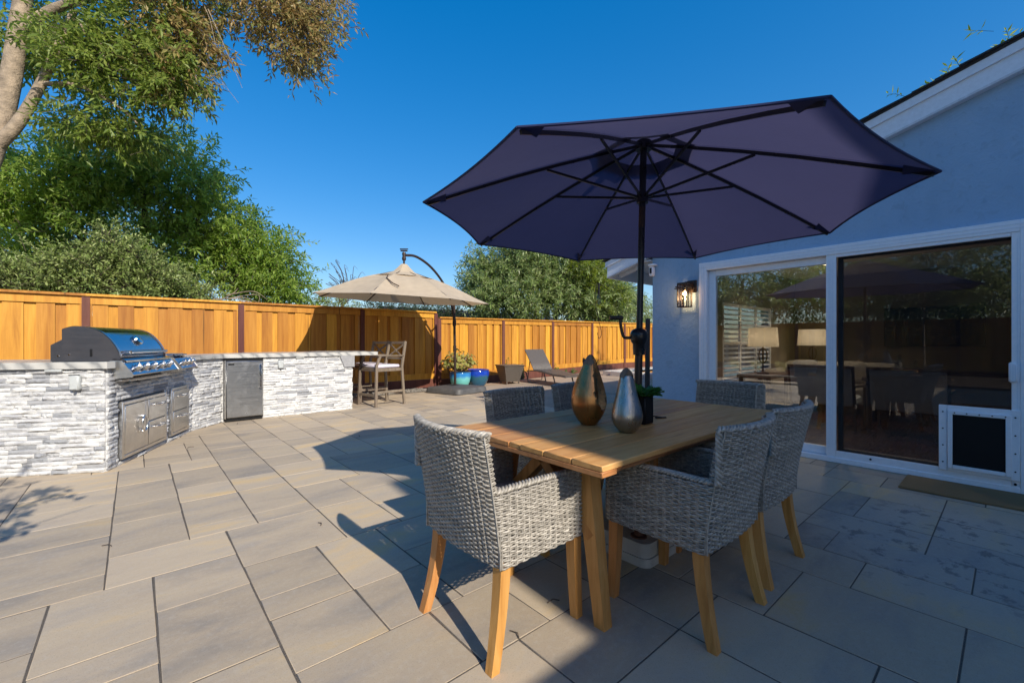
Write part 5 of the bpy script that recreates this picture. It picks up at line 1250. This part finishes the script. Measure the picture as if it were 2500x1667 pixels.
# ------------------------------------------------------------------ foliage
def unit(a): return a/(np.linalg.norm(a, axis=-1, keepdims=True)+1e-9)
def sprays(P, D, tw_len, k, ll, lw, droop, g_, spread=0.9):
    """k lance-shaped leaves along each twig starting at P in direction D"""
    n = len(P); s = np.tile(np.linspace(.1, 1, k), (n, 1)); L = tw_len*g_.uniform(.6, 1.3, (n, 1))
    D = unit(D); A = unit(np.cross(D, g_.normal(size=(n, 3)))); B = np.cross(D, A)
    pos = P[:, None]+D[:, None]*(s*L)[..., None]+np.array([0, 0, -1.])*((s**2)*L*droop*.5)[..., None]
    ang = (np.arange(k)*2.4)[None]+g_.uniform(0, 6.28, (n, 1)); side = A[:, None]*np.cos(ang)[..., None]+B[:, None]*np.sin(ang)[..., None]
    d = unit(D[:, None]*.7+side*spread+np.array([0, 0, -droop])+g_.normal(0, .18, (n, k, 3))); l = ll*g_.uniform(.45, 1.35, (n, k, 1))
    nr = unit(np.cross(d, g_.normal(0, .5, (n, k, 3))+np.array([0, 0, 1.]))); base = pos; tip = pos+d*l; mid = pos+d*l*.45; up = np.cross(nr, d)*lw*.25
    V = np.stack([base, mid+nr*lw*.5+up, tip, mid-nr*lw*.5+up], 2).reshape(-1, 3); F = np.arange(len(V)).reshape(-1, 4); return V, F
def ball_points(ells, g_, clump=0.35, per=22, shell=.45):
    """twig points gathered in clumps inside ellipsoids: (centre, radii, clumps)"""
    P, D = [], []
    for (c, r, n) in ells:
        c, r = np.array(c, float), np.array(r, float); u = unit(g_.normal(size=(n, 3))); q = c+u*r*(shell+(1-shell)*g_.random((n, 1))**.6)
        m = per; off = g_.normal(size=(n, m, 3))*clump*np.array([1, 1, .7]); p = (q[:, None]+off).reshape(-1, 3)
        d = unit(off.reshape(-1, 3))*.8+np.repeat(u, m, 0)*.6+g_.normal(size=(n*m, 3))*.35; P.append(p); D.append(d)
    return np.concatenate(P), np.concatenate(D)
def crown(name, root, ells, mat, seed, tw=.28, k=7, ll=.12, lw=.032, droop=.35, clump=.32, per=22, shell=.45, spread=.9, twig=M['bark_dark']):
    g_ = np.random.default_rng(seed); P, D = ball_points(ells, g_, clump, per, shell); V, F = sprays(P, D, tw, k, ll, lw, droop, g_, spread)
    L = tw*g_.uniform(.7, 1.2, (len(P), 1)); U = unit(D); W = unit(np.cross(U, g_.normal(size=U.shape)))*.004; E = P+U*L+np.array([0, 0, -1.])*L*droop*.5; Md = P+U*L*.5+np.array([0, 0, -1.])*L*droop*.12; S = P-U*L*.5
    TV = np.stack([S-W, S+W, Md+W, Md-W, Md-W, Md+W, E+W*.4, E-W*.4], 1).reshape(-1, 3)
    if twig is not None: link('twigs', mesh_np('twigs', TV, np.arange(len(TV)).reshape(-1, 4), twig, False), root)['kind'] = 'stuff'
    return link(name, mesh_np(name, V, F, mat, False), root)
def limb(mb, pts, r0, r1, n=9):
    P = catmull(pts, 6); mb.tube(P, list(np.linspace(r0, r1, len(P))), n)
def branches(mb, start, ells, g_, r0=.05, per=3):
    for (c, r, n) in ells:
        c, r = np.array(c, float), np.array(r, float)
        for k in range(per):
            e = c+unit(g_.normal(size=3))*r*.75; s = np.array(start, float); m = (s+e)/2+g_.normal(size=3)*.2+np.array([0, 0, .15]); limb(mb, [s, m, e], r0, .008, 6)
G1 = np.random.default_rng(5)
# near ash tree leaning over the fence, pale trunk at the picture's edge
ta = thing('ash_tree', 'large pale barked tree leaning in above the fence with rusty leaves', 'tree', (-2.75, 10.9, 0))
mb = MB(); limb(mb, [(-2.75, 10.9, -.1), (-2.3, 10.85, 2.2), (-1.78, 10.8, 4.1), (-1.55, 10.8, 5.4), (-1.42, 10.75, 6.6), (-1.3, 10.7, 7.6)], .19, .1, 14)
limb(mb, [(-1.75, 10.8, 4.25), (-1.42, 10.6, 4.75), (-1.12, 10.4, 5.5), (-.75, 10.1, 6.6)], .105, .05, 12)
limb(mb, [(-1.44, 10.75, 6.3), (-1.0, 10.5, 6.75), (-.35, 10.1, 7.1), (.4, 9.8, 7.6), (1.6, 9.6, 8.2)], .085, .03, 10)
limb(mb, [(.4, 9.8, 7.6), (1.4, 9.5, 8.2), (2.4, 9.4, 8.0), (2.7, 9.3, 7.3)], .04, .01, 8)
limb(mb, [(-1.12, 10.4, 5.4), (-.7, 10.0, 5.35), (-.2, 9.8, 5.1), (.15, 9.7, 4.75)], .04, .012, 8)
EA = [((-.9, 11.3, 6.6), (.7, .4, .7), 22), ((-.1, 9.8, 6.1), (.65, .6, .75), 26), ((.38, 9.6, 5.75), (.45, .5, .5), 20), ((-.55, 10.2, 5.75), (.4, .5, .45), 13), ((-2.0, 11.5, 6.6), (.7, .4, .7), 14), ((.3, 9.7, 7.4), (.9, .7, .6), 24)]
ER = [((.62, 9.5, 6.1), (.38, .45, .75), 18), ((.55, 9.5, 6.9), (.45, .5, .5), 14), ((1.75, 9.4, 7.55), (.42, .5, .5), 14), ((2.35, 9.4, 7.35), (.5, .5, .65), 24), ((2.85, 9.4, 7.85), (.42, .5, .6), 20), ((2.45, 9.4, 6.75), (.2, .3, .25), 6), ((1.25, 9.5, 7.5), (.3, .4, .5), 6)]
branches(mb, (-.6, 10.1, 6.3), EA[:4], G1, .03); branches(mb, (2.2, 9.4, 8.0), ER[2:5], G1, .02)
for k in range(16):                                     # bare twigs hanging out of the leaves
    s = np.array([.75, 9.5, 6.9])+G1.normal(size=3)*.18; limb(mb, [s, s+np.array([.12, 0, -.5])+G1.normal(size=3)*.08, s+np.array([.28, -.05, -1.0])+G1.normal(size=3)*.2], .009, .003, 4)
obj('trunk', mb, M['bark'], ta, angle=80)
crown('crown', ta, EA, M['leaf_ash'], 21, .26, 9, .14, .046, .45, .19, 14); crown('crown', ta, ER, M['leaf_rust'], 22, .24, 8, .135, .042, .5, .17, 12)
ED = [((-.5, 10.2, 4.95), (.4, .4, .15), 7), ((.0, 10.2, 4.8), (.4, .4, .15), 6)]
crown('crown', ta, ED, M['leaf_ash'], 23, .26, 9, .14, .044, .5, .18, 17)
# big green tree behind the fence
tg = thing('leafy_tree', 'broad bright green tree filling the sky behind the island fence', 'tree', (.4, 13.4, 0))
mb = MB(); limb(mb, [(.5, 13.4, -.1), (.45, 13.4, 1.4), (.2, 13.4, 2.6)], .2, .14, 10)
limb(mb, [(.4, 13.4, 1.2), (.9, 13.2, 2.6), (1.15, 13.0, 3.9), (1.2, 13.0, 5.2)], .12, .03, 8); limb(mb, [(.3, 13.4, 2.2), (-.6, 13.2, 3.0), (-1.3, 13.0, 4.2)], .1, .03, 8); limb(mb, [(.5, 13.4, 1.5), (1.5, 13.2, 2.6), (2.4, 13.0, 3.1)], .08, .02, 8)
limb(mb, [(.2, 13.4, 2.6), (.2, 13.2, 3.8), (.1, 13.0, 5.0)], .09, .03, 8)
obj('trunk', mb, M['bark_dark'], tg, angle=80)
EG = [((-1.6, 13.2, 4.5), (1.0, 1.0, .8), 46), ((-.4, 13.1, 5.0), (1.0, 1.0, .9), 54), ((.75, 13.1, 5.1), (.8, 1.0, .95), 44), ((1.35, 13.1, 4.35), (.6, .9, .75), 30), ((1.9, 13.1, 4.05), (.55, .8, .6), 22), ((-1.7, 13.1, 3.3), (.9, .9, .7), 30), ((-.5, 13.0, 3.6), (1.0, .8, .7), 26), ((.6, 13.0, 3.4), (.9, .8, .6), 22), ((2.2, 13.0, 3.2), (.6, .7, .7), 24), ((2.75, 13.0, 3.6), (.45, .6, .6), 20), ((3.0, 13.0, 2.7), (.5, .6, .45), 18), ((1.5, 13.0, 2.7), (.9, .7, .5), 24), ((-1.2, 13.0, 2.5), (1.2, .7, .5), 20), ((3.55, 13.0, 2.25), (.4, .5, .3), 9)]
crown('crown', tg, EG, M['leaf_green'], 31, .28, 9, .15, .048, .3, .22, 14, .45)
ty = thing('yellow_tree', 'sunlit yellow green tree glimpsed behind the broad green tree', 'tree', (0, 16.5, 0))
mb = MB(); limb(mb, [(0, 16.5, -.1), (0, 16.5, 2.2), (.2, 16.5, 4)], .15, .05, 8); obj('trunk', mb, M['bark_dark'], ty, angle=80)
crown('crown', ty, [((-1.5, 16.5, 4.2), (1.4, 1, 1.2), 34), ((.6, 16.5, 3.9), (1.4, 1, 1.1), 30), ((3.0, 16.4, 3.6), (.8, .8, .9), 14)], M['leaf_yellow'], 41, .3, 8, .16, .04, .3, .34, 16)
# pale shrub right behind the fence
tp_ = thing('pale_shrub', 'pale small leaved shrub growing over the fence by the grill', 'shrub', (-.2, 11.0, 0))
mb = MB(); branches(mb, (-.2, 11.0, .2), [((-.2, 10.9, 2.0), (.9, .4, .5), 1)], G1, .03, 7)
for k in range(7):
    s = np.array([1.3, 10.5, 2.0])+G1.normal(size=3)*.1; limb(mb, [s, s+np.array([.35, -.1, .12])+G1.normal(size=3)*.12, s+np.array([.75, -.1, .0])+G1.normal(size=3)*.15], .012, .004, 5)
obj('trunk', mb, M['bark'], tp_, angle=80)
crown('crown', tp_, [((-.9, 10.9, 2.2), (.7, .4, .5), 40), ((-.2, 10.85, 2.35), (.7, .4, .55), 54), ((.5, 10.8, 2.1), (.6, .35, .4), 40), ((-1.8, 10.9, 2.1), (.6, .4, .4), 26), ((-.35, 10.8, 2.85), (.2, .2, .3), 10)], M['leaf_pale'], 42, .22, 9, .075, .034, .1, .15, 18)
# silvery willow behind the lower fence
tw = thing('willow_tree', 'silvery green willow tree above the lower fence', 'tree', (13.6, 13.2, 0))
def w3(u, z, dz=0.0): q = np.array([13.2, 12.85, 0])+RT*u+FW*dz; return (q[0], q[1], z)
mb = MB()
for (u, z) in ((-2.2, 3.4), (-.8, 4.3), (.6, 4.4), (1.8, 3.9), (3.0, 3.0)): limb(mb, [w3(0, -.1), w3(u*.3, 1.3), w3(u*.8, z*.75), w3(u, z)], .12, .03, 7)
obj('trunk', mb, M['bark_dark'], tw, angle=80)
EW = [(w3(-2.5, 3.7), (.8, .8, .8), 30), (w3(-1.6, 4.4), (.9, .9, .8), 40), (w3(-.3, 4.6), (1.1, 1.1, .9), 50), (w3(1.0, 4.5), (1.0, 1.0, .9), 40), (w3(1.9, 3.7), (.9, .9, .8), 34), (w3(-2.0, 2.7, -.4), (1.0, .9, .6), 34), (w3(-.6, 3.1, -.5), (1.2, .9, .8), 44), (w3(.9, 3.0, -.4), (1.1, .9, .7), 40), (w3(2.6, 2.9), (.9, .8, .6), 30), (w3(-2.9, 4.3), (.35, .4, .5), 8)]
crown('crown', tw, EW, M['leaf_olive'], 51, .34, 9, .2, .06, .4, .3, 16, .45)
crown('crown', tw, [(w3(1.6, 4.2, -.9), (.7, .5, .9), 22), (w3(2.2, 3.2, -.9), (.7, .5, .6), 18)], M['leaf_yellow'], 52, .3, 8, .14, .034, .4, .26, 16)
tb2 = thing('dark_bush', 'dark leafy bush behind the fence beside the house corner', 'bush', (17.2, 12.3, 0))
mb = MB(); limb(mb, [(17.2, 12.3, 0), (17.2, 12.3, 1.5), (17.3, 12.3, 3)], .1, .04, 7); obj('trunk', mb, M['bark_dark'], tb2, angle=80)
crown('crown', tb2, [((16.6, 12.4, 2.7), (1.0, .8, .9), 34), ((17.9, 11.9, 2.5), (1.0, .8, .9), 34), ((17.2, 12.2, 3.3), (.7, .6, .5), 14)], M['leaf_olive'], 53, .34, 8, .18, .04, .35, .3, 18)
# bare wispy tree and hedge behind the fence
tbare = thing('bare_tree', 'nearly bare dark twiggy tree behind the beige umbrella', 'tree', (4.7, 13.0, 0))
mb = MB(); limb(mb, [(4.7, 13, -.1), (4.66, 13, 1.4), (4.62, 13, 2.4)], .05, .03, 7)
for k in range(34):
    a = G1.uniform(-.5, 1.0); s = np.array([4.62+G1.uniform(-.1, .1), 13, 2.2+G1.uniform(0, .3)]); e = s+np.array([a*.9-.1, G1.uniform(-.3, .3), G1.uniform(.5, 1.2)-abs(a)*.4]); limb(mb, [s, (s+e)/2+np.array([.12, 0, .1]), e, e+np.array([.12, 0, -.08])], .012, .003, 4)
obj('trunk', mb, M['bark_dark'], tbare, angle=80)
crown('crown', tbare, [((4.35, 12.9, 2.15), (.4, .4, .3), 12)], M['leaf_pale'], 61, .2, 7, .08, .025, .1, .14, 16)
hd = thing('far_hedge', 'low dark hedge seen under the beige umbrella rim', 'hedge', (8.2, 15, 0))
crown('crown', hd, [((6.9, 15, 2.0), (.9, .5, .55), 34), ((8.3, 15, 1.9), (.9, .5, .6), 34), ((9.6, 15, 1.9), (.8, .5, .6), 30)], M['leaf_dark'], 62, .26, 8, .1, .034, .2, .22, 18)
obj('trunk', MB().tube([(8.2, 15, 0), (8.2, 15, 1.4)], .05, 6), M['bark_dark'], hd)
nb = thing('neighbour_house', 'low neighbouring roof with white fascia beyond the fence', 'house', (14, 18, 0))
obj('wall', MB().box((14.5, 19.5, 1.1), (10, 3, 2.2)), M['room_wall'], nb); obj('fascia', MB().box((14.3, 17.86, 2.33), (10.8, .05, .17)), M['roof_white'], nb)
obj('roof', MB().prism([(17.8, 2.42), (21.2, 2.42), (19.5, 2.85)], 8.8, 19.8, 'x'), M['shingle'], nb)
# trees behind the house roof
tr_ = thing('roof_tree', 'yellow green tree tips showing above the house roof', 'tree', (12.3, .4, 0))
mb = MB(); limb(mb, [(12.6, .3, 0), (12.6, .3, 3), (12.4, .3, 5)], .15, .06, 8); obj('trunk', mb, M['bark_dark'], tr_, angle=80)
crown('crown', tr_, [((12.1, .75, 5.95), (.2, .2, .2), 4), ((12.2, 1.35, 5.8), (.15, .15, .12), 2), ((12.4, -.1, 6.72), (.2, .2, .2), 3), ((12.3, .4, 5.6), (.4, .4, .3), 6)], M['leaf_yellow'], 63, .26, 8, .14, .034, .35, .2, 16)

# ------------------------------------------------------------------ small plants and yard things mirrored in the glass
def tuft(c, n, h, r, g_):
    V = []
    for k in range(n):
        a = g_.uniform(0, 6.28); d = g_.uniform(.1, 1)*r; l = h*g_.uniform(.6, 1.1); b = np.array(c)+np.array([.06*math.cos(a), .06*math.sin(a), 0]); m = b+np.array([d*.4*math.cos(a), d*.4*math.sin(a), l*.75]); e = b+np.array([d*math.cos(a), d*math.sin(a), l*.85]); w = np.array([-math.sin(a), math.cos(a), 0])*.004
        V += [b-w, b+w, m+w, m-w, m-w, m+w, e, e]
    return V
gt = np.random.default_rng(8)
bx = thing('planter_box', 'long rust brown planter box of golden grass mirrored in the glass', 'planter', (-4.6, 5.0, 0))
for (c, d) in (((-4.1, 5.0, .14), (.04, 2.9, .3)), ((-5.1, 5.0, .14), (.04, 2.9, .3)), ((-4.6, 6.45, .14), (.96, .04, .3)), ((-4.6, 3.55, .14), (.96, .04, .3))): obj('side_board', MB().box(c, d, .005), M['corten'], bx)
obj('soil', MB().box((-4.6, 5.0, .11), (.94, 2.84, .2)), M['soil'], bx)
for k, y in enumerate((3.95, 4.65, 5.35, 6.0)):
    V = np.array(tuft((-4.5, y, .2), 260, .42, .32, gt)); lb = ['first', 'second', 'third', 'last'][k]
    o = link('grass_tuft', mesh_np('grass_tuft', V, np.arange(len(V)).reshape(-1, 4), M['grass'], False)); tag(o, 'golden grass tuft in the planter box, %s from the near end' % lb, 'grass')
tag(obj('timber_bench', MB().box((-3.2, 4.2, .2), (.5, 2.6, .05), .005).box((-3.2, 3.1, .085), (.4, .08, .18)).box((-3.2, 5.3, .085), (.4, .08, .18)), M['grey_wood']), 'low pale timber bench mirrored in the glass', 'bench')
stt = thing('standard_tree', 'slim lollipop tree left of the viewer casting leaf shadows', 'tree', (-1.12, 1.12, 0))
mb = MB(); limb(mb, [(-1.12, 1.12, 0), (-1.1, 1.12, .8), (-1.12, 1.13, 1.6), (-1.1, 1.12, 2.2)], .018, .012, 8); 
for k in range(12): e = np.array([-1.1, 1.12, 2.15])+G1.normal(size=3)*np.array([.35, .35, .3]); limb(mb, [(-1.1, 1.12, 1.75), (np.array([-1.1, 1.12, 1.8])+e)/2, e], .007, .003, 5)
obj('trunk', mb, M['bark'], stt, angle=80)
crown('crown', stt, [((-1.25, 1.1, 1.9), (.36, .36, .24), 13), ((-1.02, 1.3, 2.42), (.12, .12, .12), 2), ((-1.2, 1.2, 2.62), (.1, .1, .1), 2)], M['leaf_dark'], 71, .14, 6, .07, .05, .2, .1, 8)
for k, (x, y, z, s, lb) in enumerate(((-14.5, 1.5, 4.2, 2.0, 'tall tree beyond the side fence, nearest the barbecue side wing'), (-14.8, 5.5, 4.8, 2.3, 'tall tree beyond the side fence in the middle of the mirror image'), (-14.2, 9.5, 4.4, 2.1, 'tall tree beyond the side fence at the corner'), (-13.6, 13.0, 3.8, 1.9, 'tall tree beyond the corner of both fences'))):
    t = thing('yard_tree', lb, 'tree', (x, y, 0)); obj('trunk', MB().tube([(x, y, 0), (x, y, z)], [.16, .08], 8), M['bark_dark'], t)
    crown('crown', t, [((x, y, z), (s, s, s*.8), 46), ((x+.9, y+.8, z-1.2), (s*.8, s*.8, s*.5), 30), ((x+.9, y-1, z-1.4), (s*.8, s*.8, s*.5), 30)], M['leaf_green'] if k % 2 else M['leaf_olive'], 80+k, .4, 7, .26, .07, .3, .42, 14)
# weeds at the fence foot
def weed(c, h, lb):
    t = thing('weed', lb, 'weed', c); g_ = np.random.default_rng(int(c[0]*100)); P = np.array(c)+np.column_stack([g_.normal(0, .04, 14), g_.normal(0, .02, 14), g_.uniform(.0, h, 14)]); V, F = sprays(P, g_.normal(size=(14, 3))+np.array([0, -.3, .8]), .08, 6, .05, .03, .1, g_)
    link('foliage', mesh_np('foliage', V, F, M['lettuce'], False), t); obj('stem', MB().tube([c, (c[0], c[1], c[2]+h)], .004, 5), M['bark'], t)
weed((8.42, 9.86, .02), .62, 'tall green weed climbing the fence post behind the side table')
weed((9.0, 9.86, .03), .42, 'green weed at the fence foot behind the lounger backrest'); weed((10.45, 9.84, .07), .34, 'green weed at the fence post right of the lounger')
weed((10.9, 9.8, .08), .12, 'small weed tuft at the fence foot right of the lounger foot'); weed((11.9, 9.75, .1), .16, 'small weed tuft near the pool coping'); weed((11.3, 9.8, .09), .1, 'tiny yellowish weed at the fence foot')
# dry leaves and twigs on the paving
for k, (x, y) in enumerate(((1.05, 1.72), (1.46, 1.35), (0.9, 2.9), (1.15, 1.28), (.5, 6.0), (1.1, 7.25), (2.1, 5.3), (-.1, 3.4))):
    a = rnd.uniform(0, 3.1); l = .03; lb = ['dry twig beside the near table leg foot', 'dry twig lying on the shaded pavers under the table end', 'dry twig on the sunlit pavers left of the umbrella shadow', 'dry twig between the sunlit chair front legs', 'dry twig on the pavers by the cabinet doors', 'dry twig at the foot of the fridge', 'dry twig on the pavers beyond the umbrella shadow', 'dry twig on the open sunlit pavers toward the island corner'][k]; tag(obj('dry_twig', MB().tube([(x, y, .004), (x+l*math.cos(a), y+l*math.sin(a), .008), (x+2*l*math.cos(a+.4), y+2*l*math.sin(a+.4), .004)], .0025, 5), M['bark_dark']), lb, 'twig', 'dry twigs on the paving')
